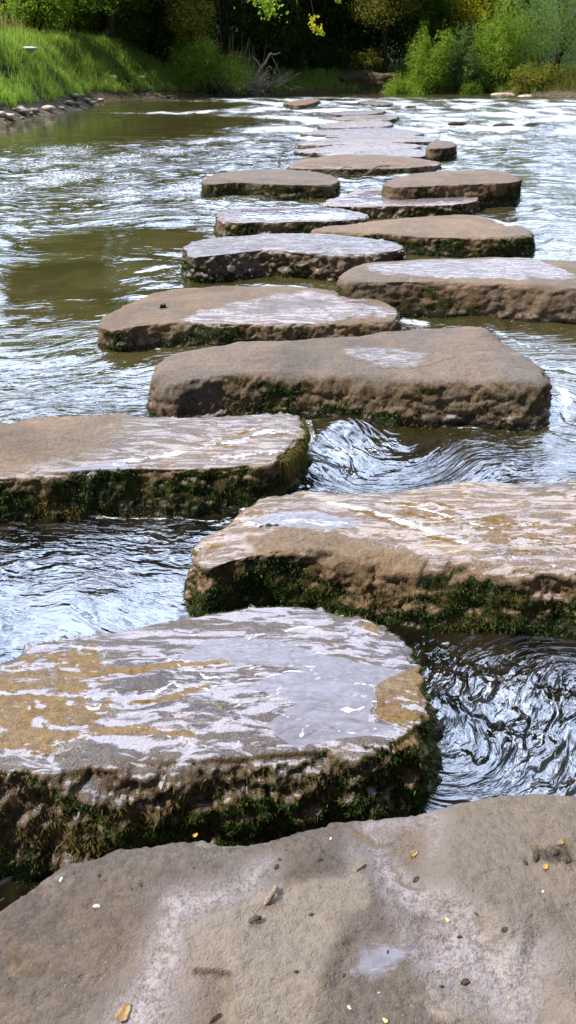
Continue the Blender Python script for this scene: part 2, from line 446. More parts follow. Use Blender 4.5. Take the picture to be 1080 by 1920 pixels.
# ------------------------------------------------------------------ river outline and ground
shore_px = [(0, 234), (70, 224), (130, 211), (172, 203), (205, 190), (262, 186), (335, 184), (430, 180), (545, 177)]
far_px = [(640, 175.5), (750, 175), (900, 174), (960, 178), (1010, 181), (1080, 184)]
left_sh = [gp(x, y) for x, y in shore_px]
far_sh = [gp(x, y) for x, y in far_px]
RIVER = np.array([(-11, -60), (-10.5, -5), (-9.6, 8), (-8.6, 17)] + left_sh + far_sh + [(17, 33), (17.5, 20), (18, 0), (19, -60)])
def ground_h(x, y):
    P = np.stack([x, y], 1)
    sd = poly_sd(P, RIVER)                 # + inside river
    out_ = np.maximum(-sd, 0)
    n = fbm(np.stack([x * 0.5, y * 0.5, x * 0], 1), 4)
    n2 = fbm(np.stack([x * 2.2, y * 2.2, x * 0 + 5], 1), 3)
    left = sstep(3, -3, x); high = sstep(-5.6, -8.6, x)
    lip = sstep(0.35, 2.4, out_ + n * 0.8) * (0.55 + 0.15 * left + 1.0 * high)
    h = np.where(sd > 0, -0.45 * sstep(0, 1.2, sd) - 0.03, -0.03 + 0.16 * sstep(0, .5, out_))
    h = h + lip + out_ * (0.05 + 0.05 * left) + 5.5 * sstep(6, 30, out_) + n * 0.3 * sstep(0.5, 4, out_) + n2 * 0.06
    gravel_bar = sstep(10.0, 11.5, x) * sstep(32, 36, y)
    h = h - lip * 0.55 * gravel_bar
    return h, sd, n
def build_ground():
    na, nr = 420, 340
    ang = np.linspace(-math.pi, math.pi, na, endpoint=False)
    dens = 1.0
    ang = ang - 0.55 * np.sin(ang) * dens            # denser ahead
    rad = np.concatenate([[0.01], np.geomspace(0.6, 600, nr - 1)])
    A, R = np.meshgrid(ang, rad)
    x = (R * np.sin(A)).ravel(); y = (R * np.cos(A)).ravel()
    h, sd, n = ground_h(x, y)
    V = np.stack([x, y, h], 1)
    gr = sstep(0.5, 1.3, -sd + n)
    N = NT('bank_soil')
    co = N.coord()
    a = N.noise(co, 1.1, 6, 0.65); b = N.noise(co, 7, 5, 0.7); c = N.vor(co, 5.5)
    soil = N.mix(N.ramp(b, 0.38, 0.62), (0.05, 0.038, 0.022), (0.17, 0.13, 0.085))
    peb = N.mix(N.ramp(N.vor(co, 5.5, 'F1', 1.0, 'Color'), 0.2, 0.9), (0.10, 0.085, 0.065), (0.42, 0.39, 0.34))
    soil = N.mix(N.ramp(c, 0.05, 0.10, 0.8, 0.0), soil, peb)
    green = N.mix(N.ramp(a, 0.4, 0.6), (0.016, 0.028, 0.008), (0.045, 0.065, 0.016))
    col = N.mix(N.attr('green'), soil, green)
    hh = N.math('ADD', b, N.math('MULTIPLY', c, -0.5))
    m = N.done(N.principled(col, 0.9, N.bump(hh, 0.8, 0.08), 0.25))
    # smooth=True; the innermost ring is a tiny disc
    o = mesh_obj('ground', V, grid_faces(nr, na, True), m, attrs={'green': gr})
    tag(o, 'river bed and grassy earth banks rising beyond the water', None, None, 'structure')
build_ground()

# ------------------------------------------------------------------ stepping stones
ATTRS = ('wet', 'film', 'ochre', 'moss', 'dark', 'white', 'tanp', 'pale', 'tone')
FOOT = []          # footprints, so the water can break round the stones
def add_mask(cur, P, kind, poly=None, z=0.0, line=None, width=0.01, soft=0.02, val=1.0, warp=0.02, ws=9, seed=0):
    Q = P[:, :2].copy()
    if warp:
        q3 = np.stack([Q[:, 0] * ws, Q[:, 1] * ws, np.full(len(Q), seed + .5)], 1)
        Q = Q + np.stack([fbm(q3, 3), fbm(q3 + 40, 3)], 1) * warp * 2
    if poly is not None: v = sstep(-soft, soft, poly_sd(Q, gpoly(poly, z))) * val
    else:
        v = sstep(width + soft, width, line_d(Q, gpoly(line, z))) * val
    cur[kind] = np.maximum(cur[kind], v) if val > 0 else np.clip(cur[kind] + v, 0, 1)
    return v

def scatter_moss(parent, V, Nn, mask, count, size, mat, name='moss', down=0.6, length=1.7):
    p = np.clip(mask, 0, None) ** 1.5
    if p.sum() < 1: return
    idx = RS.choice(len(V), count, p=p / p.sum())
    n = Nn[idx]
    base = V[idx] + RS.normal(size=(count, 3)) * size * 0.7 - n * size * 0.3
    s = size * (0.5 + RS.rand(count) ** 2 * 1.3)[:, None]
    d = n * 0.8 + RS.normal(size=(count, 3)) * 0.55 + np.array([0, 0, -down])
    d /= np.linalg.norm(d, axis=1)[:, None]
    t = np.cross(d, RS.normal(size=(count, 3))); t /= np.linalg.norm(t, axis=1)[:, None]
    a = base - t * s * 0.32; b = base + t * s * 0.32; c = base + d * s * length + t * s * 0.1
    Vv = np.stack([a, b, c], 1).reshape(-1, 3)
    return tag(mesh_obj(name, Vv, np.arange(count * 3).reshape(-1, 3), mat, parent, smooth=False), kind='stuff')

def make_stone(label, outline, zt, px_mask=None, zb=-0.3, N=360, RT=50, RSd=34, rr=0.035, flare=0.0, bulge=0.015,
               amp=0.012, side_amp=0.02, tilt=(0, 0), seed=0, mat=None, moss=(0, 0, 0), wet=0.2, moss_lvl=0.5, masks=(),
               relief=None, name='stepping_stone', cat='stepping stone', group='flat stepping stones across the river', crown=0.012,
               side_dark=0.0, dry=None, side_lo=0.42):
    P = catmull(gpoly(outline, zt), N)
    area = 0.5 * np.sum(P[:, 0] * np.roll(P[:, 1], -1) - np.roll(P[:, 0], -1) * P[:, 1])
    if area < 0: P = P[::-1]
    c = P.mean(0); u, s_, vt = np.linalg.svd(P - c, full_matrices=False)
    ax = vt[0]; pr = (P - c) @ ax; pw = (P - c) @ vt[1]
    hl, hw = (pr.max() - pr.min()) / 2, (pw.max() - pw.min()) / 2
    mid = (pr.max() + pr.min()) / 2
    L = max(hl - hw * 0.75, hl * 0.12)
    Q = c + ax * (np.clip((pr - mid) * L / hl, -L, L) + mid)[:, None]
    inw = Q - P; dist = np.linalg.norm(inw, axis=1)[:, None]; inw = inw / dist
    rn = fbm(np.stack([P[:, 0] * 3, P[:, 1] * 3, np.full(N, seed + 1.5)], 1), 3)
    rrp = np.minimum(rr * (1.0 + 1.1 * rn), dist[:, 0] * 0.5)[:, None]
    tang = np.roll(P, -1, 0) - np.roll(P, 1, 0); nor = np.stack([tang[:, 1], -tang[:, 0]], 1)
    nor /= np.linalg.norm(nor, axis=1)[:, None]
    rings = []
    for s in np.linspace(1, 0, RSd, endpoint=False):               # side, bottom up
        z = (zt - rrp[:, 0]) + (zb - (zt - rrp[:, 0])) * s
        xy = P + nor * (flare * s + bulge * math.sin(math.pi * min(1, s * 1.3)))
        rings.append(np.column_stack([xy, z]))
    RR = 9
    for k in range(RR):
        ph = k / RR * math.pi / 2
        xy = P + inw * rrp * (1 - math.cos(ph)); z = zt - rrp[:, 0] + rrp[:, 0] * math.sin(ph)
        rings.append(np.column_stack([xy, z]))
    for k in range(RT):
        t = (k / (RT - 1)) ** 1.0
        xy = (P + inw * rrp) * (1 - t) + Q * t
        rings.append(np.column_stack([xy, np.full(N, zt) + crown * math.sin(t * math.pi / 2)]))
    G = np.array(rings); nR = len(G)
    V = G.reshape(-1, 3)
    du = np.roll(G, -1, 1) - np.roll(G, 1, 1); dv = np.gradient(G, axis=0)
    nn = np.cross(du, dv); ln = np.linalg.norm(nn, axis=2, keepdims=True)
    nn = nn / np.maximum(ln, 1e-9); nn[-2:] = (0, 0, 1)
    Nn = nn.reshape(-1, 3)
    up = sstep(0.35, 0.9, Nn[:, 2]); side = 1 - up
    q = V + seed * 3.7
    big = fbm(q * np.array([2.2, 2.2, 2.2]), 4)
    mid_ = fbm(q * np.array([7, 7, 9]), 4, ridged=True)
    chunk = fbm(q * np.array([15, 15, 22]), 5, 0.62)
    fine = fbm(q * 42, 3, 0.6)
    cw_ = sstep(0.97, 0.6, Nn[:, 2])
    cell = np.zeros(len(V))
    if N > 300: cell[cw_ > 0] = cellnoise(q[cw_ > 0] * np.array([8, 8, 9]) + np.stack([mid_, chunk, big], 1)[cw_ > 0] * 0.5)
    lz = V[:, 2] * 16 + 2.2 * big + 0.8 * chunk
    ledge = np.abs(lz - np.floor(lz) - 0.5) * -2 + 0.5
    disp = amp * big * 1.3 * up + side * (side_amp * 2.0 * big + side_amp * 1.3 * mid_ + side_amp * 1.5 * chunk + side_amp * 0.25 * ledge) + (0.0016 + 0.10 * side_amp * side) * fine + cw_ * cell * side_amp * 0.65
    # top relief: gentle flow-worn steps
    st = fbm(np.stack([q[:, 0] * 2.2, q[:, 1] * 4.5, q[:, 0] * 0 + 3], 1), 4)
    ter = np.floor(st * 7) + sstep(0.35, 0.65, st * 7 - np.floor(st * 7))
    disp += up * (ter * 0.0012 + fbm(q * np.array([11, 18, 11]), 3) * amp * 0.22)
    V = V + Nn * disp[:, None]
    V[:, 2] += (tilt[0] * (V[:, 0] - c[0]) + tilt[1] * (V[:, 1] - c[1])) * sstep(zb, zt, V[:, 2])
    if relief: V = relief(V, up)
    # recompute normals after displacement
    G = V.reshape(nR, N, 3)
    du = np.roll(G, -1, 1) - np.roll(G, 1, 1); dv = np.gradient(G, axis=0)
    nn = np.cross(du, dv); nn /= np.maximum(np.linalg.norm(nn, axis=2, keepdims=True), 1e-9); nn[-2:] = (0, 0, 1)
    Nn = nn.reshape(-1, 3)
    sidef = 1 - sstep(side_lo, side_lo + 0.42, Nn[:, 2])
    A = {k: np.zeros(len(V)) for k in ATTRS}
    wl = fbm(q * np.array([3, 3, 2.0]), 4)
    A['tone'][:] = (seed * 0.37) % 1.0
    A['wet'] = np.clip(wet * (1 - sidef) + sstep(0.10, 0.02, V[:, 2] + wl * 0.03) * 0.9, 0, 1)
    relz = (V[:, 2]) / max(zt, 0.05)
    patch = fbm(q * np.array([2.6, 2.6, 3.0]) + 9, 4)
    A['moss'] = np.clip(sidef * (moss_lvl * 1.0 + 2.2 * patch + (0.40 - relz) * 0.8), 0, 1)
    A['dark'] = np.clip(sidef * sstep(0.42, 0.0, relz + wl * 0.35) * 0.95 + side_dark * sidef, 0, 1)  # wet algae band low down, with undercut shade painted in
    for mk in masks:
        mk = dict(mk); mk.setdefault('z', zt)
        reg = mk.pop('side', False)
        v = add_mask(A, V, **mk)
    F_ = grid_faces(nR, N, True)
    capc = len(V)
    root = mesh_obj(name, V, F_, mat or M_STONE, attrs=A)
    tag(root, label, cat, group)
    FOOT.append(P)
    if moss[0]:
        vis = (V[:, 2] > -0.02)
        scatter_moss(root, V, Nn, sidef * vis * sstep(0.42, 0.8, A['moss'] + 0.25 * fine), moss[0], moss[1], M_MOSS)
        if moss[2]: scatter_moss(root, V, Nn, sidef * vis * sstep(0.25, 0.6, patch * -1.0 + 0.2) * sstep(0.1, 0.5, A['moss']), moss[2], moss[1], M_MOSS_DRY, name='dry_moss', down=1.0, length=2.8)
    return root, V, Nn, A

P_ = dict
# --- A: foreground slab
def relief_a(V, up):
    xy = V[:, :2]
    def pm(poly, soft, warp=0.012, ws=12):
        q3 = np.stack([xy[:, 0] * ws, xy[:, 1] * ws, np.full(len(xy), .5)], 1)
        Q = xy + np.stack([fbm(q3, 3), fbm(q3 + 40, 3)], 1) * warp
        return sstep(-soft, soft, poly_sd(Q, gpoly(poly, 0.4))) * up
    V[:, 2] += 0.010 * pm(FLAKE, 0.0022, 0.012) * sstep(0.02, -0.10, xy[:, 0]) * 1.1 - 0.005 * pm(PUDDLE, 0.010) + 0.016 * pm(RAISE_R, 0.03, 0.02) - 0.006 * pm(GULLY, 0.03, 0.03)
    return V
FLAKE = [(362, 1835), (374, 1800), (360, 1772), (400, 1735), (480, 1712), (545, 1690), (610, 1640), (680, 1600), (690, 1680), (640, 1780), (600, 1860), (620, 1990), (470, 1990), (430, 1842)]
PUDDLE = [(630, 1870), (645, 1800), (680, 1752), (740, 1760), (800, 1775), (850, 1770), (830, 1800), (780, 1830), (720, 1865), (680, 1880)]
RAISE_R = [(800, 1640), (810, 1560), (850, 1500), (940, 1480), (1200, 1470), (1300, 1900), (1050, 2050), (1020, 1850), (1010, 1760), (960, 1820), (860, 1740), (800, 1700)]
GULLY = [(700, 1560), (750, 1520), (840, 1490), (820, 1560), (790, 1640), (830, 1700), (960, 1800), (1030, 1880), (1000, 1990), (820, 1880), (760, 1760), (700, 1640)]
RIVULET = [(440, 1640), (500, 1640), (470, 1690), (370, 1730), (330, 1830), (300, 1960), (190, 1960), (230, 1850), (300, 1740), (330, 1680)]
make_stone('broad dry grey-brown sandstone slab nearest the camera, scattered with twigs and leaf scraps',
    [(-90, 1800), (-20, 1705), (40, 1655), (110, 1615), (200, 1588), (300, 1577), (360, 1573), (430, 1572), (520, 1558), (600, 1536), (690, 1526), (760, 1514), (840, 1500), (930, 1492), (1080, 1488), (1260, 1484), (1420, 1620), (1500, 2100), (1250, 2500), (600, 2620), (0, 2450), (-220, 2050)],
    0.40, N=900, RT=170, RSd=24, rr=0.030, amp=0.012, side_amp=0.010, seed=1, mat=M_STONE_NEAR, wet=0.02, relief=relief_a, moss_lvl=0.1, crown=0.02,
    masks=[P_(kind='tanp', poly=FLAKE, val=0.6, soft=0.015, warp=0.03, ws=12), P_(kind='tanp', poly=RAISE_R, val=0.4, soft=0.03, warp=0.03), P_(kind='film', poly=PUDDLE, val=0.51, soft=0.03), P_(kind='wet', poly=PUDDLE, val=0.4),
           P_(kind='pale', poly=RIVULET, val=0.75, soft=0.05, warp=0.03), P_(kind='pale', poly=GULLY, val=0.65, soft=0.05, warp=0.04),
           
           P_(kind='dark', line=[(560, 1400), (700, 1560), (790, 1660)], width=0.0, soft=0.012, val=0.35, warp=0.05),
           P_(kind='dark', poly=[(0, 1760), (60, 1770), (100, 1810), (60, 1850), (0, 1850)], val=0.30, soft=0.03),
           P_(kind='white', line=[(640, 1890), (670, 1893), (720, 1872), (790, 1832)], width=0.0003, soft=0.004, val=0.3, warp=0.006),
           P_(kind='dark', poly=[(985, 1600), (1080, 1580), (1080, 1640), (1000, 1630)], val=0.5, soft=0.02),
           P_(kind='dark', poly=[(720, 1560), (800, 1530), (800, 1640), (730, 1620)], val=0.36, soft=0.03)])

# --- B: wet slab with algae
OC_B = [(-200, 1250), (60, 1230), (180, 1215), (215, 1250), (150, 1290), (210, 1330), (200, 1380), (120, 1400), (-200, 1420)]
FILM_B = [(330, 1240), (400, 1195), (520, 1205), (620, 1235), (700, 1250), (780, 1265), (770, 1290), (700, 1300), (690, 1350), (760, 1365), (640, 1385), (560, 1400), (500, 1370), (560, 1330), (440, 1300), (560, 1262)]
bm = [P_(kind='film', poly=FILM_B, val=0.95, soft=0.006, warp=0.012, ws=7), P_(kind='ochre', poly=OC_B, val=0.66, soft=0.06, warp=0.05),
      P_(kind='ochre', poly=[(700, 1290), (740, 1262), (800, 1240), (820, 1330), (800, 1420), (730, 1400), (760, 1366), (700, 1345)], val=0.78, soft=0.008, warp=0.01),
      P_(kind='ochre', poly=[(430, 1320), (330, 1375), (200, 1385), (180, 1370), (330, 1340)], val=0.5, soft=0.02),
      P_(kind='ochre', poly=[(660, 1165), (700, 1150), (740, 1190), (700, 1200)], val=0.5, soft=0.015),
      P_(kind='ochre', line=[(130, 1270), (260, 1262), (330, 1250), (420, 1247)], width=0.007, soft=0.012, val=0.75, warp=0.01),
      P_(kind='ochre', line=[(240, 1325), (330, 1310), (390, 1290)], width=0.005, soft=0.010, val=0.7, warp=0.01),
      P_(kind='ochre', line=[(0, 1400), (150, 1385), (250, 1368), (360, 1380)], width=0.008, soft=0.012, val=0.72, warp=0.01),
      P_(kind='film', poly=[(395, 1150), (540, 1125), (610, 1140), (570, 1160), (480, 1178), (420, 1170)], val=-1.0, soft=0.006)]
for ln, wd in [([(330, 1245), (420, 1262), (500, 1262), (582, 1255), (560, 1270), (470, 1276), (400, 1272)], .003),
           ([(400, 1312), (480, 1310), (530, 1312), (480, 1325), (410, 1330)], .003), ([(400, 1340), (490, 1338), (555, 1355)], .003),
           ([(560, 1396), (630, 1370), (700, 1364), (750, 1358)], .002), ([(655, 1290), (690, 1280), (705, 1278)], .003),
           ([(640, 1322), (690, 1318)], .003), ([(440, 1243), (470, 1240), (485, 1246), (455, 1249)], .002),
           ([(270, 1385), (340, 1395), (430, 1405), (470, 1390)], .003), ([(250, 1300), (330, 1290), (400, 1285)], .004), ([(550, 1230), (590, 1222), (605, 1228)], .003),
           ([(180, 1330), (240, 1300), (300, 1296)], .004), ([(480, 1195), (560, 1170), (590, 1175)], .005)]:
    bm.append(P_(kind='white', line=ln, width=wd * .25, soft=0.006, val=0.50, warp=0.035, ws=9))  # white lines imitate sky glare on the water film
    bm.append(P_(kind='film', line=ln, width=wd * .5, soft=0.006, val=-0.4, warp=0.035, ws=9))
bm.append(P_(kind='dark', poly=[(700, 1470), (800, 1400), (830, 1300), (850, 1300), (900, 1560), (700, 1560)], val=0.9, soft=0.01))  # shade on the right end face, painted dark
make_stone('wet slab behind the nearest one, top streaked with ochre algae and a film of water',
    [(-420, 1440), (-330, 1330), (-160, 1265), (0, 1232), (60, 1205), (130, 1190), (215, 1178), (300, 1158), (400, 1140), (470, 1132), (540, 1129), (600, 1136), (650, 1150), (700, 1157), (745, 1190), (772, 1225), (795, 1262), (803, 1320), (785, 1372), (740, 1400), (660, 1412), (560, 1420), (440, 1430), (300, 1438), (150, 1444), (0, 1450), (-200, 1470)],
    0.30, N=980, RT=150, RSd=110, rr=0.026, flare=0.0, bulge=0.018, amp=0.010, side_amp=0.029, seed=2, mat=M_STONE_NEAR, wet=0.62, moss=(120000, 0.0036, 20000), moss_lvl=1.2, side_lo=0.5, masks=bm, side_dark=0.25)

# --- C: right slab
OC_C = [(700, 930), (800, 945), (900, 965), (1100, 990), (1100, 1040), (950, 1035), (850, 1020), (760, 985)]
make_stone('big wet slab on the right with pale lines, ochre bands and mossy left nose',
    [(352, 1050), (368, 1015), (405, 985), (450, 952), (500, 930), (560, 917), (640, 915), (740, 911), (850, 903), (950, 897), (1080, 893), (1300, 900), (1600, 940), (1650, 1040), (1400, 1085), (1200, 1082), (1080, 1076), (960, 1072), (850, 1064), (760, 1056), (680, 1046), (590, 1036), (500, 1040), (430, 1056), (385, 1070)],
    0.22, N=800, RT=110, RSd=76, rr=0.055, flare=0.01, bulge=0.02, amp=0.014, side_amp=0.019, seed=3, wet=0.50, moss=(64000, 0.0044, 7000), moss_lvl=0.85, tilt=(0.0, 0.0),
    masks=[P_(kind='film', poly=[(455, 985), (520, 960), (600, 965), (680, 985), (660, 1000), (520, 1000)], val=0.8, soft=0.01, warp=0.02),
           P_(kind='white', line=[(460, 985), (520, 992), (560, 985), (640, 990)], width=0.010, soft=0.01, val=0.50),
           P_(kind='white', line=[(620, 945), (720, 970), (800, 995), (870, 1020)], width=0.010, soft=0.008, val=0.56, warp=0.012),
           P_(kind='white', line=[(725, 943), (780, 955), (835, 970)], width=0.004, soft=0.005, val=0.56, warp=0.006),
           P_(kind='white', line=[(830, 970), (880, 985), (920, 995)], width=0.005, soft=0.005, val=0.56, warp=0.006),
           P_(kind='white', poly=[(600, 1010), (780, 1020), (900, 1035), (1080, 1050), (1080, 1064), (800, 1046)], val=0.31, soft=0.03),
           P_(kind='ochre', poly=OC_C, val=0.56, soft=0.03), P_(kind='ochre', line=[(660, 960), (760, 990), (860, 1022)], width=0.009, soft=0.01, val=0.8, warp=0.01),
           P_(kind='ochre', line=[(735, 950), (850, 980), (1080, 1000)], width=0.014, soft=0.015, val=0.62, warp=0.02),
           P_(kind='ochre', poly=[(400, 990), (470, 945), (520, 935), (500, 960), (440, 990), (420, 1030), (380, 1050)], val=0.6, soft=0.02),
           P_(kind='wet', poly=[(470, 1010), (560, 1000), (760, 1030), (800, 1060), (500, 1060)], val=-0.7, soft=0.02)])

# --- D: left slab with hanging moss
make_stone('wet slab on the left with brown moss hanging from its right end',
    [(-520, 850), (-420, 800), (-200, 790), (0, 792), (60, 782), (150, 778), (260, 780), (360, 781), (440, 778), (520, 779), (560, 787), (568, 800), (555, 825), (535, 850), (500, 868), (430, 878), (340, 882), (250, 880), (130, 888), (0, 900), (-200, 915), (-450, 920)],
    0.18, N=700, RT=90, RSd=70, rr=0.022, flare=0.0, bulge=0.012, amp=0.010, side_amp=0.024, seed=4, wet=0.50, moss=(46000, 0.0050, 14000), moss_lvl=1.0, side_lo=0.5,
    masks=[P_(kind='wet', poly=[(-400, 790), (0, 780), (230, 785), (180, 840), (0, 880), (-400, 900)], val=-0.40, soft=0.12),
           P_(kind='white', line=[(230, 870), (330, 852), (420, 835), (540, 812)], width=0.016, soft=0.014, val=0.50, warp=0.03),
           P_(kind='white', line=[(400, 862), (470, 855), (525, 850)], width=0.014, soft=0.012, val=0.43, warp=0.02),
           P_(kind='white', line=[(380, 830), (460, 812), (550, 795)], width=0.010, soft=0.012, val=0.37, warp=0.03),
           P_(kind='ochre', line=[(330, 840), (420, 822), (500, 808)], width=0.008, soft=0.010, val=0.6, warp=0.02),
           P_(kind='ochre', line=[(410, 840), (480, 826), (540, 818)], width=0.006, soft=0.010, val=0.62, warp=0.02),
           P_(kind='ochre', poly=[(500, 870), (520, 850), (580, 790), (590, 850), (540, 920)], val=0.7, soft=0.01),
           P_(kind='film', poly=[(170, 868), (240, 862), (250, 880), (100, 888)], val=0.8, soft=0.01)])

# --- E
make_stone('largest dry tan slab in mid crossing with a tall mossy front face',
    [(282, 690), (300, 668), (360, 650), (440, 638), (540, 630), (620, 626), (700, 622), (780, 614), (860, 609), (905, 610), (930, 622), (950, 640), (985, 660), (1015, 678), (1030, 700), (1025, 715), (980, 720), (900, 716), (800, 716), (700, 712), (620, 706), (500, 704), (400, 708), (320, 714), (288, 706)],
    0.225, N=620, RT=70, RSd=60, rr=0.07, flare=0.02, bulge=0.02, amp=0.020, side_amp=0.018, seed=5, wet=0.12, moss=(14000, 0.006, 3000), moss_lvl=0.8,
    masks=[
           P_(kind='wet', poly=[(630, 650), (720, 650), (810, 670), (770, 690), (670, 685)], val=0.5, soft=0.05, warp=0.06),
           P_(kind='moss', poly=[(820, 700), (1080, 700), (1080, 800), (820, 800)], val=-0.5, soft=0.08), P_(kind='dark', line=[(690, 690), (780, 690), (850, 675)], width=0.004, soft=0.01, val=0.35, warp=0.02)])

# --- F
make_stone('long oval slab carrying dark clods, dry tan left end and wet right half',
    [(184, 612), (200, 592), (240, 568), (290, 550), (350, 540), (430, 535), (510, 534), (580, 538), (640, 548), (700, 558), (735, 570), (748, 588), (735, 604), (680, 606), (600, 607), (520, 608), (430, 608), (340, 606), (270, 610), (215, 620)],
    0.14, N=520, RT=60, RSd=44, rr=0.030, flare=-0.02, bulge=0.012, amp=0.012, side_amp=0.018, seed=6, wet=0.20, moss=(9000, 0.0075, 1500), moss_lvl=0.70,
    masks=[P_(kind='wet', poly=[(330, 600), (430, 575), (560, 545), (660, 552), (740, 590), (600, 606), (400, 608)], val=0.85, soft=0.1, warp=0.06),
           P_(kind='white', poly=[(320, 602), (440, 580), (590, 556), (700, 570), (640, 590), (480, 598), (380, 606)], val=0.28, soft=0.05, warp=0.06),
           P_(kind='dark', poly=[(440, 590), (500, 570), (600, 566), (640, 574), (540, 584), (460, 596)], val=0.42, soft=0.04, warp=0.08, ws=5)])

# --- G
make_stone('long pale slab running out of the right edge, wet sheen on top, clean tan front',
    [(632, 515), (655, 500), (700, 490), (770, 484), (850, 482), (950, 481), (1080, 487), (1250, 494), (1400, 510), (1420, 535), (1250, 548), (1080, 540), (960, 534), (860, 530), (780, 528), (700, 530), (650, 530)],
    0.235, N=480, RT=50, RSd=44, rr=0.05, flare=0.02, bulge=0.02, amp=0.012, side_amp=0.016, seed=7, wet=0.12, moss=(1500, 0.008, 0), moss_lvl=0.10,
    masks=[P_(kind='wet', poly=[(690, 500), (800, 488), (1000, 484), (1050, 505), (1080, 524), (800, 522), (700, 512)], val=0.8, soft=0.08, warp=0.05),
           P_(kind='white', poly=[(690, 498), (800, 489), (930, 485), (1020, 500), (1080, 524), (860, 520), (720, 514)], val=0.28, soft=0.06, warp=0.06)])  # wet sheen also painted as white
# --- H
make_stone('glossy slab behind the oval one with dark cavities in its broken front',
    [(347, 470), (352, 456), (400, 446), (480, 438), (560, 437), (640, 440), (700, 446), (752, 458), (752, 468), (700, 476), (630, 478), (565, 474), (500, 470), (430, 476), (360, 482)],
    0.20, N=420, RT=40, RSd=46, rr=0.03, flare=0.0, bulge=0.02, amp=0.012, side_amp=0.034, seed=8, wet=0.55, moss=(3500, 0.010, 1200), moss_lvl=0.55,
    masks=[P_(kind='white', poly=[(480, 444), (640, 443), (740, 460), (640, 470), (560, 458), (440, 452)], val=0.28, soft=0.08, warp=0.08)])
# --- I
make_stone('smooth dry tan slab tapering to the left, white puddle at its far right corner',
    [(585, 430), (640, 420), (720, 412), (800, 405), (870, 403), (920, 408), (960, 418), (992, 428), (994, 440), (940, 446), (870, 446), (800, 444), (740, 438), (680, 438), (620, 436)],
    0.17, N=400, RT=40, RSd=36, rr=0.03, flare=0.0, bulge=0.02, amp=0.012, side_amp=0.022, seed=9, wet=0.10, moss=(4500, 0.010, 600), moss_lvl=0.62,
    masks=[P_(kind='white', poly=[(905, 404), (950, 402), (985, 418), (950, 424)], val=0.95, soft=0.03), P_(kind='film', poly=[(905, 404), (950, 402), (985, 418), (950, 424)], val=0.8, soft=0.03)])  # sky reflection in the puddle painted white
# --- J
make_stone('low slab under a white sheet of water, a straw-coloured tuft at its left end',
    [(408, 405), (425, 393), (500, 389), (600, 389), (660, 395), (690, 405), (660, 412), (590, 415), (500, 416), (430, 417)],
    0.15, N=360, RT=36, RSd=30, rr=0.02, amp=0.010, side_amp=0.022, seed=10, wet=0.9, moss=(2600, 0.011, 900), moss_lvl=0.7,
    masks=[P_(kind='white', poly=[(440, 392), (600, 390), (680, 400), (640, 412), (450, 414)], val=0.28, soft=0.06, warp=0.05), P_(kind='film', poly=[(440, 392), (600, 390), (680, 400), (640, 412), (450, 414)], val=0.6, soft=0.06)])
# --- K
make_stone('low white-topped wet slab between two tan ones, rubbly dark front edge',
    [(606, 384), (640, 366), (690, 354), (760, 352), (830, 358), (885, 366), (893, 376), (850, 384), (780, 386), (700, 387), (640, 388)],
    0.13, N=360, RT=36, RSd=30, rr=0.02, amp=0.010, side_amp=0.034, seed=11, wet=0.95, moss=(2600, 0.011, 1200), moss_lvl=0.6,
    masks=[P_(kind='white', poly=[(620, 380), (690, 356), (880, 366), (870, 380), (700, 382)], val=0.28, soft=0.06, warp=0.08), P_(kind='film', poly=[(620, 380), (690, 356), (880, 366), (870, 380), (700, 382)], val=0.6, soft=0.06)])
# --- L
make_stone('square-ended dry tan slab on the right, its right end face blocky and dark',
    [(722, 342), (770, 326), (850, 320), (930, 319), (968, 330), (972, 340), (920, 344), (850, 346), (780, 350), (735, 350)],
    0.27, N=340, RT=34, RSd=34, rr=0.02, amp=0.010, side_amp=0.022, seed=12, wet=0.05, moss=(2200, 0.012, 900), moss_lvl=0.5, side_dark=0.15)
# --- M
make_stone('flat dry pinkish slab with a black mossy front, farthest dry stone on the left',
    [(380, 340), (405, 326), (460, 319), (540, 318), (610, 325), (635, 340), (600, 347), (520, 346), (450, 342), (400, 345)],
    0.16, N=340, RT=34, RSd=30, rr=0.02, amp=0.012, side_amp=0.02, seed=13, wet=0.08, moss=(3600, 0.012, 0), moss_lvl=0.85)
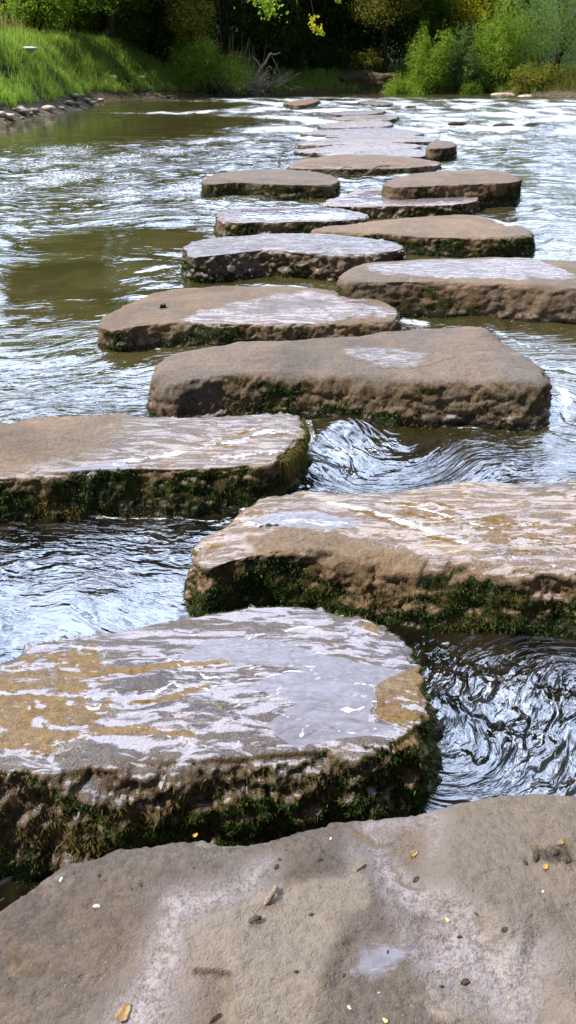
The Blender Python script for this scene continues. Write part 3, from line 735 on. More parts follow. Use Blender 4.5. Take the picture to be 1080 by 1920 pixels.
# --- submerged / awash rows beyond
far = [
    ('long awash slab edged with olive weed, nearest of the drowned far rows', [(545, 305), (600, 296), (700, 292), (800, 300), (822, 308), (760, 312), (640, 314), (560, 313)], 0.11),
    ('thin brown slab awash just beyond the weedy long one', [(640, 292), (700, 284), (770, 280), (812, 287), (790, 292), (700, 294)], 0.10),
    ('narrow drowned slab whose dark edge lies left of the small square block', [(555, 282), (620, 274), (700, 270), (780, 272), (770, 278), (640, 284)], 0.08),
    ('half-drowned slab with a long brown streak, middle of the far rows', [(560, 268), (640, 258), (740, 254), (815, 260), (800, 265), (690, 267), (600, 270)], 0.08),
    ('pale drowned slab with thin brown rim in the far rows', [(565, 249), (640, 243), (720, 241), (790, 247), (770, 252), (660, 252)], 0.08),
    ('small brown slab showing over the water, second farthest row', [(598, 234), (650, 228), (720, 228), (735, 233), (700, 237), (620, 238)], 0.10),
    ('thin distant slab showing as a light brown line on the water', [(620, 222), (660, 218), (740, 217), (735, 223), (680, 225)], 0.09),
    ('narrowest and farthest brown slab in the line of stones', [(615, 212), (660, 208), (720, 208), (700, 213), (650, 214)], 0.09),
    ('thin wet sliver of slab between the two nearest drowned rows', [(600, 289), (680, 285), (750, 287), (700, 291), (630, 291)], 0.06),
    ('thin wet sliver of slab halfway up the drowned rows', [(610, 254), (680, 251), (770, 253), (740, 256), (650, 256)], 0.06),
    ('lone pale flat slab at the head of the river, left of the far rows', [(533, 193), (560, 189), (597, 187.5), (590, 192), (560, 196)], 0.16),
    ('low green-edged slab lying far off near the middle of the river', [(672, 192), (690, 189.5), (735, 193), (720, 196), (690, 195)], 0.08),
]
for i, (lb, ol, z) in enumerate(far):
    yc = sum(p[1] for p in ol) / len(ol); ol = [(p[0], yc + (p[1] - yc) * 1.3) for p in ol]
    make_stone(lb, ol, z * .8, N=220, RT=20, RSd=14, rr=0.02, amp=0.015, side_amp=0.03, seed=20 + i, wet=0.2 if 'lone' in lb else 0.62 if i % 3 else 0.3,
               moss_lvl=0.6, moss=(700, 0.02, 500), masks=[P_(kind='ochre', poly=ol, val=0.42, soft=0.1, warp=0.1, ws=3)])
make_stone('small square grey block standing up right of the far drowned slabs',
    [(803, 272), (815, 265), (840, 264), (851, 268), (850, 275), (825, 278), (805, 278)], 0.20, N=180, RT=16, RSd=16, rr=0.02, side_amp=0.03, seed=40, wet=0.1, moss=(500, 0.015, 300), moss_lvl=0.5)

# ------------------------------------------------------------------ water
def build_water():
    na, nr = 900, 1000
    ang = np.linspace(-1.0, 1.0, na)
    a = ang * 0.62 + 0.55 * ang ** 5
    rad = np.concatenate([np.linspace(-1.5, 0.5, 60, endpoint=False), np.geomspace(0.5, 62, nr - 60)])
    A, R = np.meshgrid(np.arctan(np.tan(a)), rad)
    xs = np.where(rad > 0.5, rad, 0.5) + 2.2 * np.exp(-np.maximum(rad, 0) / 0.5)      # stays wide beside and behind the camera
    x = (np.tan(a)[None, :] * xs[:, None]).ravel(); y = np.repeat(rad, na)
    P = np.stack([x, y], 1); dist = np.hypot(x, y)
    turb = np.full(len(x), 0.78)
    def blob(px, py, rx, ry, val, soft=1.1):
        nonlocal turb
        c = np.array(gp(px, py)); ex = abs(gp(px + rx, py)[0] - c[0]); y0 = gp(px, py - ry)[1]; y1 = gp(px, py + ry)[1]
        ey = (y0 - y1) / 2; cy = (y0 + y1) / 2
        m = np.zeros(len(x)); sel = np.hypot((x - c[0]) / ex, (y - cy) / ey) < 1.9
        xs_, ys_ = x[sel], y[sel]
        wq = np.stack([xs_ / ex * 0.8, ys_ / ey * 0.8, xs_ * 0 + px], 1)
        d = np.hypot((xs_ - c[0]) / ex, (ys_ - cy) / ey) + 0.55 * fbm(wq, 4)
        m[sel] = sstep(1.0 + soft * 0.4, 1.0 - soft * 0.4, d)
        turb = turb * (1 - m) + val * m
    # lively reaches
    blob(150, 345, 420, 75, 1.0); blob(100, 725, 260, 70, 0.95); blob(900, 300, 300, 80, 0.85)
    blob(760, 225, 620, 42, 1.25); blob(640, 860, 140, 60, 0.95); blob(950, 1350, 220, 190, 1.15); blob(1000, 660, 120, 90, 0.9)
    # calm reaches
    blob(110, 560, 240, 80, 0.10); blob(230, 455, 190, 30, 0.12); blob(120, 240, 330, 24, 0.10); blob(330, 515, 70, 28, 0.35)
    blob(180, 1090, 320, 130, 0.70); blob(60, 1170, 150, 60, 0.30); blob(330, 1150, 70, 40, 0.25)
    blob(1050, 360, 60, 40, 0.25); blob(300, 200, 160, 9, 0.45); blob(850, 1170, 200, 26, 0.15)
    # depth and bed showing between the near stones
    bed = sstep(4.2, 2.6, dist) * 0.95
    # distances from stones
    sdm = np.full(len(x), -1e9)
    for F_ in FOOT:
        sel = (np.abs(x - F_[:, 0].mean()) < np.ptp(F_[:, 0])) & (np.abs(y - F_[:, 1].mean()) < np.ptp(F_[:, 1]) + 0.6)
        if sel.any():
            sdm[sel] = np.maximum(sdm[sel], poly_sd(P[sel], F_[::6]))
    near = -sdm
    # flow coordinates: curved streamlines
    s1 = np.stack([x * 0.55, y * 0.55, x * 0 + 2], 1)
    wx = x + 0.55 * fbm(s1, 2); wy = y + 0.55 * fbm(s1 + 30, 2)
    s2 = np.stack([x * 2.0, y * 2.0, x * 0 + 8], 1)
    nf = sstep(6, 3, dist)
    wx += 0.09 * fbm(s2, 2) * nf; wy += 0.09 * fbm(s2 + 30, 2) * nf
    def rot_zone(px, py, r, deg):
        nonlocal wx, wy
        c = gp(px, py); d = np.hypot(x - c[0], y - c[1]); m = sstep(r, r * 0.3, d) * math.radians(deg)
        dx, dy = wx - c[0], wy - c[1]
        wx = c[0] + dx * np.cos(m) - dy * np.sin(m); wy = c[1] + dx * np.sin(m) + dy * np.cos(m)
    rot_zone(960, 1330, 0.55, -40); rot_zone(650, 840, 0.6, 55); rot_zone(200, 1050, 0.8, 15); rot_zone(1060, 760, 0.6, 60)
    # real waves
    f = lambda sx, sy, o, k: fbm(np.stack([wx * sx, wy * sy, x * 0 + k], 1), o)
    z = 0.022 * f(1.1, 1.9, 3, 1) * turb * sstep(0.4, 2.5, dist)
    z += 0.015 * f(3.2, 5.6, 3, 4) * turb
    z += 0.042 * f(2.0, 4.0, 2, 31) * turb * sstep(2.5, 6, dist)
    z += 0.0045 * f(8, 14, 2, 7) * turb * sstep(14, 7, dist)
    z += 0.035 * f(0.9, 1.6, 3, 12) * np.clip(turb - 0.5, 0, 1) * sstep(3, 7, dist)
    # smooth tongue of water spilling between the stones, standing waves below it
    def mound(px, py, rx, ry, h):
        nonlocal z
        c = np.array(gp(px, py)); z += h * np.exp(-((x - c[0]) / rx) ** 2 - ((y - c[1]) / ry) ** 2)
    mound(650, 812, 0.16, 0.14, 0.07); mound(1060, 775, 0.15, 0.2, 0.07); mound(900, 1280, 0.10, 0.06, 0.018); mound(960, 1400, 0.09, 0.05, 0.018); mound(840, 1340, 0.06, 0.05, 0.014)
    mound(480, 955, 0.10, 0.06, 0.02)
    z += 0.010 * sstep(0.06, 0.0, near) * sstep(-.05, 0, near)
    # foam
    foam_glint = np.zeros(len(x))
    def fl(pts, wd, val, warp=0.03):
        nonlocal foam_glint
        q3 = np.stack([x * 5, y * 5, x * 0], 1)
        Q = P + np.stack([fbm(q3, 3), fbm(q3 + 9, 3)], 1) * warp
        L = [gp(a, b) for a, b in pts]
        foam_glint = np.maximum(foam_glint, sstep(wd * 2.2, wd * 0.4, line_d(Q, L)) * val)
    fl([(-50, 972), (60, 968), (180, 972), (300, 970), (420, 978)], 0.006, 0.62, 0.02)
    fl([(440, 950), (500, 965), (560, 972)], 0.035, 0.62, 0.04)
    fl([(548, 905), (560, 870), (578, 820), (575, 795)], 0.018, 0.85)
    fl([(380, 1120), (430, 1138)], 0.006, 0.7)
    fl([(720, 1160), (850, 1166), (1000, 1178), (1200, 1180)], 0.003, 0.7, 0.015)
    fl([(800, 1500), (795, 1400), (785, 1360)], 0.004, 0.55)
    fl([(690, 792), (770, 800), (860, 806), (960, 800)], 0.005, 0.6)
    fl([(280, 650), (320, 660), (345, 655)], 0.008, 0.5)
    fl([(1040, 790), (1060, 760), (1050, 730)], 0.035, 0.58); fl([(600, 835), (640, 850), (700, 850), (740, 835)], 0.03, 0.42, .06); fl([(400, 985), (470, 978), (540, 990)], 0.03, 0.42, .06); fl([(920, 620), (960, 640), (1040, 660)], 0.03, 0.46, .08); fl([(755, 600), (800, 606)], 0.04, 0.62, .06)
    foam_glint = np.maximum(foam_glint, sstep(0.05, 0.0, near) * sstep(-.03, 0, near) * (0.22 + 0.2 * sstep(0, .4, fbm(np.stack([x * 3, y * 3, x * 0 + 50], 1), 3))))
    tn = fbm(np.stack([x * 0.8, y * 0.5, x * 0 + 21], 1), 4)
    foam_glint = np.maximum(foam_glint, np.clip((turb - 0.75) * 1.2, 0, 0.34) * sstep(2.5, 5, dist) * sstep(-.3, .3, tn) + 0.16 * sstep(3, 6, dist) * turb + 0.10 * sstep(10, 22, dist) * turb)  # churned froth, plus far whiteness painted for sky sparkle on ripples
    foam_glint = np.maximum(foam_glint, np.clip(turb - 0.9, 0, 1) * 1.3 * sstep(3, 1.5, dist))  # near pool whitened to imitate bright sky reflections
    V = np.stack([x, y, z], 1)
    o = mesh_obj('river_water', V, grid_faces(nr, na)[:, ::-1], M_WATER, attrs={'turb': turb, 'foam_glint': foam_glint, 'bed': bed, 'wx': wx, 'wy': wy, 'near': np.clip(3.2 / dist, 0.0, 1.0) ** 1.3})
    tag(o, 'rippled river water flowing between the stepping stones', None, None, 'structure')
build_water()

# ------------------------------------------------------------------ small rocks, twigs, leaf scraps
def rock_mesh(name, loc, size, mat, seed=0, rough=0.35, sub=24, parent=None, attrs=True):
    nu, nv = sub * 2, sub
    u = np.linspace(0, 2 * math.pi, nu, endpoint=False); v = np.linspace(0.02, math.pi - 0.02, nv)
    U, Vv = np.meshgrid(u, v)
    S = np.stack([np.sin(Vv) * np.cos(U), np.sin(Vv) * np.sin(U), -np.cos(Vv)], -1).reshape(-1, 3)
    n = fbm(S * 1.3 + seed * 5.1, 3) + 0.4 * fbm(S * 3.1 + seed, 3, ridged=True)
    S = np.sign(S) * np.abs(S) ** 0.85
    V = S * (1 + rough * n)[:, None] * np.array(size) * 0.5
    at_ = {k: np.zeros(len(V)) for k in ATTRS} if attrs else None
    if attrs: at_['wet'][:] = 0.15
    o = mesh_obj(name, V, grid_faces(nv, nu, True), mat, parent, attrs=at_)
    o.location = loc
    return o
def tube(pts, rad, k=7):
    pts = np.array(pts, float); rad = np.array(rad, float); n = len(pts)
    t = np.gradient(pts, axis=0); t /= np.linalg.norm(t, axis=1)[:, None] + 1e-12
    ref = np.array([0.31, 0.17, 0.93]); a = np.cross(t, ref); a /= np.linalg.norm(a, axis=1)[:, None] + 1e-12
    b = np.cross(t, a)
    th = np.linspace(0, 2 * math.pi, k, endpoint=False)
    V = pts[:, None, :] + rad[:, None, None] * (np.cos(th)[None, :, None] * a[:, None, :] + np.sin(th)[None, :, None] * b[:, None, :])
    return V.reshape(-1, 3), grid_faces(n, k, True)
class Acc:
    def __init__(s): s.V, s.F, s.n = [], [], 0
    def add(s, V, F_): s.V.append(V); s.F.append(F_ + s.n); s.n += len(V)
    def build(s, *a, **k): return mesh_obj(a[0], np.vstack(s.V), np.vstack(s.F), *a[1:], **k)

TOPS = {}
from mathutils.bvhtree import BVHTree
dg = None
def surf_z(x, y):
    """height of whatever stone lies under (x, y)"""
    best = 0.0
    for o in STONES:
        t = TOPS.get(o.name)
        if t is None:
            me = o.data; co = np.empty(len(me.vertices) * 3, np.float32); me.vertices.foreach_get('co', co)
            t = TOPS[o.name] = co.reshape(-1, 3)
        d = (t[:, 0] - x) ** 2 + (t[:, 1] - y) ** 2
        m = d < 0.012 ** 2 if len(t) > 60000 else d < 0.03 ** 2
        if m.any(): best = max(best, float(np.median(t[m][:, 2])))
    return best
STONES = [o for o in COL.objects if o.name.startswith('stepping_stone')]
def on_stone(px, py, z=0.4):
    x, y = gp(px, py, z)
    for _ in range(3):
        h = surf_z(x, y)
        x, y = gp(px, py, h)
    return x, y, h

M_TWIG = bark_material('twig_bark', (0.20, 0.14, 0.09), (0.035, 0.022, 0.014))
M_TWIG_PALE = bark_material('peeled_twig', (0.50, 0.42, 0.32), (0.16, 0.11, 0.07))
M_LEAFY = simple_material('yellow_leaf', (0.62, 0.48, 0.12), (0.75, 0.68, 0.35), 200, 0.6)
M_LEAFB = simple_material('brown_leaf', (0.22, 0.13, 0.05), (0.38, 0.24, 0.09), 150, 0.7)
M_LEAFO = simple_material('orange_leaf', (0.55, 0.22, 0.04), (0.6, 0.4, 0.1), 150, 0.7)
M_PALE = simple_material('pale_pebble', (0.60, 0.57, 0.52), (0.42, 0.39, 0.35), 80, 0.7)
M_DIRT = simple_material('dark_dirt', (0.035, 0.025, 0.016), (0.10, 0.07, 0.045), 120, 0.9)

def twig(px0, py0, px1, py1, r, label, mat=None, bend=0.15, group='twigs lying on the stone'):
    a = np.array(on_stone(px0, py0)); b = np.array(on_stone(px1, py1)); a[2] += r * .9; b[2] += r * 1.5
    m = (a + b) / 2; L = np.linalg.norm(b - a)
    side = np.cross(b - a, [0, 0, 1]); side /= np.linalg.norm(side)
    pts = catmull([a, m + side * L * bend + np.array([0, 0, r * 1.6]), b], 14, False)
    rad = r * (0.6 + 0.4 * np.sin(np.linspace(0.4, 2.9, 14))) * (1 + 0.25 * RS.normal(size=14))
    rad[0] *= .5; rad[-1] *= .5
    ac = Acc(); ac.add(*tube(pts - a, rad)); k = 9
    ac.add(*tube(np.array([pts[k], pts[k] + side * L * .10 + (b - a) * .06, pts[k] + side * L * .16 + (b - a) * .16]) - a, [r * .5, r * .35, r * .1]))
    o = ac.build('twig', mat or M_TWIG); o.location = a
    tag(o, label, 'twig', group); return o
def leaf_scrap(px, py, s, label, mat, rot=0, name='fallen_leaf', cat='leaf', group='leaf scraps on the near stone', curl=0.5):
    x, y, h = on_stone(px, py)
    n = 13; t = np.linspace(0, 1, n); V = []
    for w_ in (-1, -.5, 0, .5, 1):
        wd = np.sin(t ** 0.8 * math.pi) * 0.32 * s * w_
        V.append(np.stack([(t - .5) * s, wd + 0.05 * s * np.sin(9 * t) * w_, curl * s * (0.30 * (w_ * 1.0) ** 2 + 0.5 * (t - .5) ** 2) + 0.002], 1))
    V = np.array(V).reshape(-1, 3)
    o = mesh_obj(name, V, grid_faces(5, n), mat); md = o.modifiers.new('s', 'SOLIDIFY'); md.thickness = max(s * 0.015, 0.0004)
    o.location = (x, y, h); o.rotation_euler = (0.1, 0.15, rot)
    tag(o, label, cat, group); return o
def pebble(px, py, s, label, mat, seed=0, name='pebble', cat='pebble', group='specks of grit on the near stone', flat=.6):
    x, y, h = on_stone(px, py)
    o = rock_mesh(name, (x, y, h + s * .2 * flat), (s * 1.0, s * .6, s * flat * .7), mat, seed, .9, 9, attrs=False)
    o.rotation_euler = (0, 0, seed * 1.3)
    tag(o, label, cat, group); return o

twig(496, 1698, 518, 1668, 0.0042, 'pale peeled twig with dark broken ends, lying at the tip of the raised flake', M_TWIG_PALE, 0.1)
twig(466, 1731, 490, 1725, 0.0034, 'short stubby brown twig just below the pale peeled one', None, 0.05)
twig(668, 1634, 686, 1622, 0.0014, 'thin dark twig alone near the middle of the near slab', None, 0.05)
twig(392, 1918, 414, 1902, 0.0018, 'thin black twig at the very bottom edge of the photo', None, 0.02)
leaf_scrap(552, 1566, 0.0090, 'cream-yellow curled leaf scrap near the back edge of the near slab', M_LEAFY, .4)
leaf_scrap(232, 1902, 0.0255, 'curled yellow-brown leaf lying in the pale stain at bottom left', M_LEAFB, 1.2, curl=.35)
leaf_scrap(775, 1602, 0.0165, 'round grey-brown flake of bark casting a crescent shadow in the rough hollow', M_LEAFB, .6, curl=.4)
leaf_scrap(1022, 1627, 0.0105, 'small orange leaf beside the dirt crumbs at the right edge', M_LEAFO, 1.0)
leaf_scrap(838, 1727, 0.0075, 'tiny straw-coloured leaf scrap right of the damp hollow', M_LEAFY, 2.0)
leaf_scrap(762, 1524, 0.0120, 'rust-brown leaf scrap on the back rim above the rough hollow', M_LEAFB, 0.3)
leaf_scrap(366, 1568, 0.0105, 'reddish leaf scrap caught at the back rim against the moss', M_LEAFO, 0.9)
leaf_scrap(722, 1916, 0.0075, 'yellow leaf scrap at the bottom edge right of centre', M_LEAFY, 2.4)
pebble(146, 1608, 0.020, 'flat pale grey pebble on the back left rim of the near slab', M_PALE, 3)
for (px, py, s, lb, mt) in [
    (620, 1573, .006, 'white speck right of the cream leaf scrap', M_PALE), (655, 1890, .006, 'white speck below the damp hollow', M_PALE),
    (524, 1612, .006, 'dark speck above the pale peeled twig', M_DIRT), (518, 1626, .009, 'small dark crumb close above the pale peeled twig', M_DIRT),
    (186, 1642, .007, 'dark crumb on the left shoulder of the near slab', M_DIRT), (264, 1660, .007, 'dark crumb in the middle of the left shoulder', M_DIRT),
    (115, 1650, .008, 'pale chip at the far left of the shoulder', M_PALE), (182, 1700, .010, 'pale flake on the lower left shoulder', M_PALE),
    (600, 1612, .008, 'dark crumb between the cream leaf and the thin dark twig', M_DIRT), (780, 1650, .012, 'dark wedge of grit at the foot of the rough hollow', M_DIRT),
    (945, 1743, .009, 'dark crumb on the right rise of the slab', M_DIRT), (862, 1757, .007, 'dark crumb right of the damp hollow', M_DIRT),
    (893, 1714, .005, 'tiny dark speck above the right rise', M_DIRT), (1018, 1672, .005, 'white speck at the right below the orange leaf', M_PALE),
    (644, 1829, .005, 'black speck inside the damp hollow', M_DIRT), (727, 1785, .005, 'black speck on the upper side of the damp hollow', M_DIRT),
    (556, 1822, .006, 'dark speck on the lower part of the raised flake', M_DIRT), (583, 1715, .006, 'dark speck on the upper part of the raised flake', M_DIRT),
    (872, 1842, .012, 'dark crumb in the pale gully at lower right', M_DIRT), (828, 1850, .006, 'dark crumb left in the pale gully', M_DIRT),
    (1004, 1608, .016, 'dark dirt clod at the left of the crumbs by the orange leaf', M_DIRT), (1040, 1600, .014, 'dark dirt clod beside the orange leaf', M_DIRT),
    (1062, 1612, .016, 'dark dirt clod at the right edge of the photo', M_DIRT), (985, 1618, .009, 'small dirt crumb left of the orange leaf', M_DIRT),
    (1052, 1580, .012, 'brown dirt clod above the orange leaf', M_LEAFB)]:
    pebble(px, py, s, lb, mt, px % 17)
for (px, py, s, lb) in [(450, 547, .055, 'largest dark clod on the oval slab'), (505, 570, .040, 'ragged dark clod on the wet half of the oval slab'),
                        (488, 549, .022, 'small dark clod right of the largest one on the oval slab'), (428, 549, .02, 'small dark clod left of the largest one on the oval slab'),
                        (334, 553, .015, 'tiny dark crumb on the tan end of the oval slab'), (522, 566, .035, 'dark clod at the right of the ragged one on the oval slab'),
                        (282, 802, .024, 'small brown clod on top of the left wet slab')]:
    pebble(px, py, s, lb, M_DIRT, px % 13, 'dirt_clod', 'clod', 'dark clods on the middle slabs', flat=.8)

# hanging moss curtain on the right end of slab D and straw tuft on slab J: parts of those stones
def strands(parent, name, pts_px, z, n, length, width, mat, out=(0.2, -0.1), droop=1.0):
    L = np.array([gp(a, b, z) for a, b in pts_px]); L = catmull(L, 60, False)
    i = RS.randint(0, 60, n)
    base = np.column_stack([L[i] + RS.normal(size=(n, 2)) * 0.012, np.full(n, z) + RS.normal(size=n) * 0.004])
    l = length * (0.5 + RS.rand(n)); K = 5; V = []; 
    o2 = np.array([out[0], out[1]]) + RS.normal(size=(n, 2)) * 0.25
    sd = RS.normal(size=(n, 3)); sd /= np.linalg.norm(sd, axis=1)[:, None]
    for k in range(K):
        t = k / (K - 1)
        p = base.copy(); p[:, :2] += o2 * (l * (t ** .6) * 0.5)[:, None]; p[:, 2] += l * (0.25 * t - droop * t * t)
        wv = width * (1 - t * .8)
        V += [p - sd * wv, p + sd * wv]
    V = np.array(V)                       # (2K, n, 3)
    F_ = []
    ids = np.arange(n)
    for k in range(K - 1):
        F_.append(np.stack([2 * k * n + ids, (2 * k + 1) * n + ids, (2 * k + 3) * n + ids, (2 * k + 2) * n + ids], 1))
    return tag(mesh_obj(name, V.reshape(-1, 3), np.vstack(F_), mat, parent, smooth=False), kind='stuff')
sD, sJ, sL = STONES[3], STONES[9], STONES[12]
strands(sD, 'hanging_moss', [(562, 788), (568, 802), (556, 828), (540, 852), (528, 866)], 0.17, 1600, 0.09, 0.0014, M_MOSS_DRY, (0.35, -0.15), 1.0)
strands(sJ, 'straw_tuft', [(412, 400), (418, 396), (425, 405), (420, 412)], 0.14, 500, 0.14, 0.004, M_DRYGRASS, (-0.1, -0.35), 0.5)

# ------------------------------------------------------------------ vegetation
def leaves(centres, radii, n, size, mat, parent, name='crown', aspect=0.45, hang=0.0, shell=0.55, up=0.3):
    centres = np.array(centres, float); radii = np.array(radii, float)
    if radii.ndim == 1: radii = np.repeat(radii[:, None], 3, 1)
    wts = (radii[:, 0] * radii[:, 2]); wts /= wts.sum()
    ci = RS.choice(len(centres), n, p=wts)
    d = RS.normal(size=(n, 3)); d /= np.linalg.norm(d, axis=1)[:, None]
    rad = np.abs(1 - shell * np.abs(RS.normal(size=n)) * 0.75)
    lump = 1 + 0.45 * fbm(d * 2.1 + ci[:, None] * 3.3, 3)
    p = centres[ci] + d * radii[ci] * (rad * lump)[:, None]
    gap = fbm(p * (1.6 / max(radii.mean(), .4)) + 7, 3)
    p = p[gap > -0.17]; d = d[gap > -0.17]; n = len(p)
    nrm = d * 0.5 + RS.normal(size=(n, 3)) * 0.6 + np.array([0, 0, up]); nrm /= np.linalg.norm(nrm, axis=1)[:, None]
    ax = RS.normal(size=(n, 3)) + np.array([0, 0, -hang * 3]); ax -= nrm * np.sum(ax * nrm, 1)[:, None] * (1 - min(hang, .9)); ax /= np.linalg.norm(ax, axis=1)[:, None]
    sd = np.cross(ax, nrm); sd /= np.linalg.norm(sd, axis=1)[:, None] + 1e-9
    s = size * (0.6 + 0.8 * RS.rand(n))[:, None]
    V = np.stack([p - ax * s * .5, p + sd * s * aspect * .5, p + ax * s * .5, p - sd * s * aspect * .5], 1).reshape(-1, 3)
    return mesh_obj(name, V, np.arange(4 * n).reshape(-1, 4), mat, parent, smooth=False)

def tree(label, px, dist, height, crown_lo, width, mat, n=14000, leaf=0.11, lean=0.0, trunk_r=0.16, name='tree', cat='tree',
         group='trees crowding the far banks', k=18, aspect=0.5, hang=0.0, bark=None, limbs=True, x=None):
    X = at(px, 170, dist)[0] if x is None else x
    g = float(ground_h(np.array([X]), np.array([float(dist)]))[0][0])
    root = empty(name, (X, dist, g - 0.1)); tag(root, label, cat, group)
    c, r = [], []
    for i in range(k):
        t = RS.rand() if i % 2 else RS.rand() * min(1, 3.8 / (height - crown_lo))
        z = crown_lo + (height - crown_lo) * (0.03 + 0.90 * t)
        ww = width * 0.5 * (1.0 - 0.55 * abs(t - 0.30) * 1.3)
        a = RS.rand() * 2 * math.pi; q = RS.rand() ** .5 * ww * 0.8
        c.append((q * math.cos(a) + lean * z, q * math.sin(a), z)); rr_ = width * (0.15 + 0.12 * RS.rand()); r.append((rr_, rr_, rr_ * .75))
    lo_ = [i for i in range(k) if c[i][2] < 5.2] or [0]; hi_ = [i for i in range(k) if c[i][2] >= 5.2]
    leaves([c[i] for i in lo_], [r[i] for i in lo_], n, leaf, mat, root, aspect=aspect, hang=hang)
    if hi_: leaves([c[i] for i in hi_], [r[i] for i in hi_], int(n * .35), leaf * 2.6, mat, root, 'upper_crown', aspect=aspect, hang=hang)
    ac = Acc(); top = (height - crown_lo) * 0.7 + crown_lo
    zz = np.linspace(0, top, 8); w1 = 0.12 * RS.normal(size=(8, 2)).cumsum(0) * .5
    tr = np.column_stack([lean * zz + w1[:, 0], w1[:, 1], zz]); tr[0, :2] = 0
    ac.add(*tube(tr, trunk_r * (1 - 0.8 * zz / top) + 0.02, 9))
    if limbs:
        for cc in c[:11]:
            cc = np.array(cc); s0 = np.interp(max(cc[2] * 0.55, 0.25 * top), zz, np.arange(8)); i0 = int(s0)
            st = tr[min(i0, 7)]; mid = (st + cc) / 2 + np.array([0, 0, 0.12 * height * .5]) + RS.normal(size=3) * .15
            pts = catmull([st, mid, cc], 9, False)
            ac.add(*tube(pts, np.linspace(trunk_r * .42, 0.015, 9), 6))
    ac.build('trunk', bark or M_BARK, root)
    return root
def shrub(label, px, base_py, dist, w_, h_, mat, n=6000, leaf=0.09, cat='shrub', group='shrubs along the water', hang=0.0, aspect=.35, k=9, name='shrub', zs=1.05):
    X = at(px, base_py, dist)[0]; g = float(ground_h(np.array([X]), np.array([float(dist)]))[0][0])
    root = empty(name, (X, dist, g - .05)); tag(root, label, cat, group)
    c, r = [], []
    ac = Acc()
    for i in range(k):
        t = RS.rand(); a = RS.rand() * 2 * math.pi; q = RS.rand() ** .6 * w_ * .38
        z = h_ * (0.22 + 0.6 * t) * (1 - .25 * q / (w_ * .38)); c.append((q * math.cos(a), q * math.sin(a) * .8, z))
        rr_ = w_ * (.13 + .09 * RS.rand()); r.append((rr_ / zs ** .3, rr_ / zs ** .3, rr_ * zs))
        pts = catmull([(q * .15 * math.cos(a), q * .12 * math.sin(a), 0), np.array(c[-1]) * np.array([.6, .6, .6]), np.array(c[-1]) * np.array([1.1, 1.1, 1.2])], 7, False)
        ac.add(*tube(pts, np.linspace(0.035, .008, 7), 5))
    leaves(c, r, n, leaf, mat, root, 'foliage', aspect=aspect, hang=hang, shell=.7)
    ac.build('stem', M_BARK, root)
    return root

# background wall of dark trees
T = [
 ('dark tree at the far left corner behind the tall grass', -30, 43, 9.0, 1.6, 7.5, L_DARK, {}),
 ('dark-trunked tree with hanging bright leaves near the left edge', 45, 44, 9.0, 2.2, 5.0, L_BRIGHT, dict(n=9000, trunk_r=.2, leaf=.12)),
 ('straight dark trunk between bright sprays, third trunk from the left', 92, 42, 9.5, 2.5, 4.5, L_MID, dict(n=8000, trunk_r=.24)),
 ('low spreading tree with black crooked limbs leaning over the left bank', 215, 40, 7.0, 1.8, 6.0, L_MID, dict(n=9000, trunk_r=.17, lean=.12)),
 ('tall dark tree behind the crooked-limbed one', 290, 44, 10.0, 1.5, 8.0, L_DARK, {}),
 ('olive-leaved tree with a dark upright trunk left of the pale bare twigs', 362, 41, 9.5, 2.2, 5.0, L_OLIVE, dict(n=9000, trunk_r=.2)),
 ('grey-green thin tree above the brush pile', 425, 44, 9.0, 2.0, 4.0, L_SAGE, dict(n=5000, trunk_r=.13)),
 ('dense black-green tree left of the river bend', 500, 47, 10.5, 0.6, 7.5, L_DARK, dict(n=20000)),
 ('dense black-green tree hanging over the river bend', 600, 50, 11.0, 0.6, 8.0, L_DARK, dict(n=20000)),
 ('dense dark tree behind the olive overhanging bough', 700, 50, 11.0, 0.8, 8.0, L_DARK, dict(n=20000)),
 ('olive-leaved tree with a rounded bough overhanging the dark bend', 718, 46, 9.0, 2.7, 4.6, L_OLIVE, dict(n=9000, leaf=.12)),
 ('mid-green rounded tree right of the olive bough', 805, 50, 10.0, 1.5, 6.5, L_MID, dict(n=17000)),
 ('yellow-leaved tree above the bright willow shrubs', 893, 47, 8.5, 2.4, 4.4, L_YEL, dict(n=9000, leaf=.13)),
 ('large sage-green willow at the right edge', 1035, 44, 9.5, 0.9, 7.0, L_SAGE, dict(n=26000, leaf=.10, aspect=.3, hang=.6)),
 ('second sage willow outside the right edge, behind the dry bank', 1150, 42, 9.0, 0.8, 7.0, L_SAGE, dict(n=12000, leaf=.11, aspect=.3, hang=.6)),
 ('dark green tree filling the gap behind the sage willow', 960, 55, 11.0, 1.0, 9.0, L_MID, dict(n=16000)),
 ('dark tree far behind the yellow-leaved one', 860, 56, 11.5, 0.8, 9.0, L_DARK, dict(n=16000)),
 ('dark tree far behind the left shrubs', 400, 52, 11.0, 0.6, 9.0, L_DARK, dict(n=16000)),
 ('dark tree far behind the left bank trunks', 180, 46, 10.5, 0.6, 9.0, L_DARK, dict(n=16000)),
 ('dark tree far behind the left edge trunk', 30, 44, 10.5, 0.6, 9.0, L_DARK, dict(n=16000)),
]
for lb, px, d, h, lo, wd, mt, kw in T:
    kw = dict(kw); kw.setdefault('n', 20000); h = h * (1.35 if px < 350 else 1.05 if px > 930 else 0.85)
    if mt in (L_DARK, L_MID): kw['leaf'] = .2 if mt is L_DARK else .15; kw['n'] = max(kw['n'], 22000); kw['k'] = 26; lo = min(lo, 0.3) if mt is L_DARK else lo * (.5 if px > 250 else 1)
    tree(lb, px, d, h, lo, wd, mt, **kw)
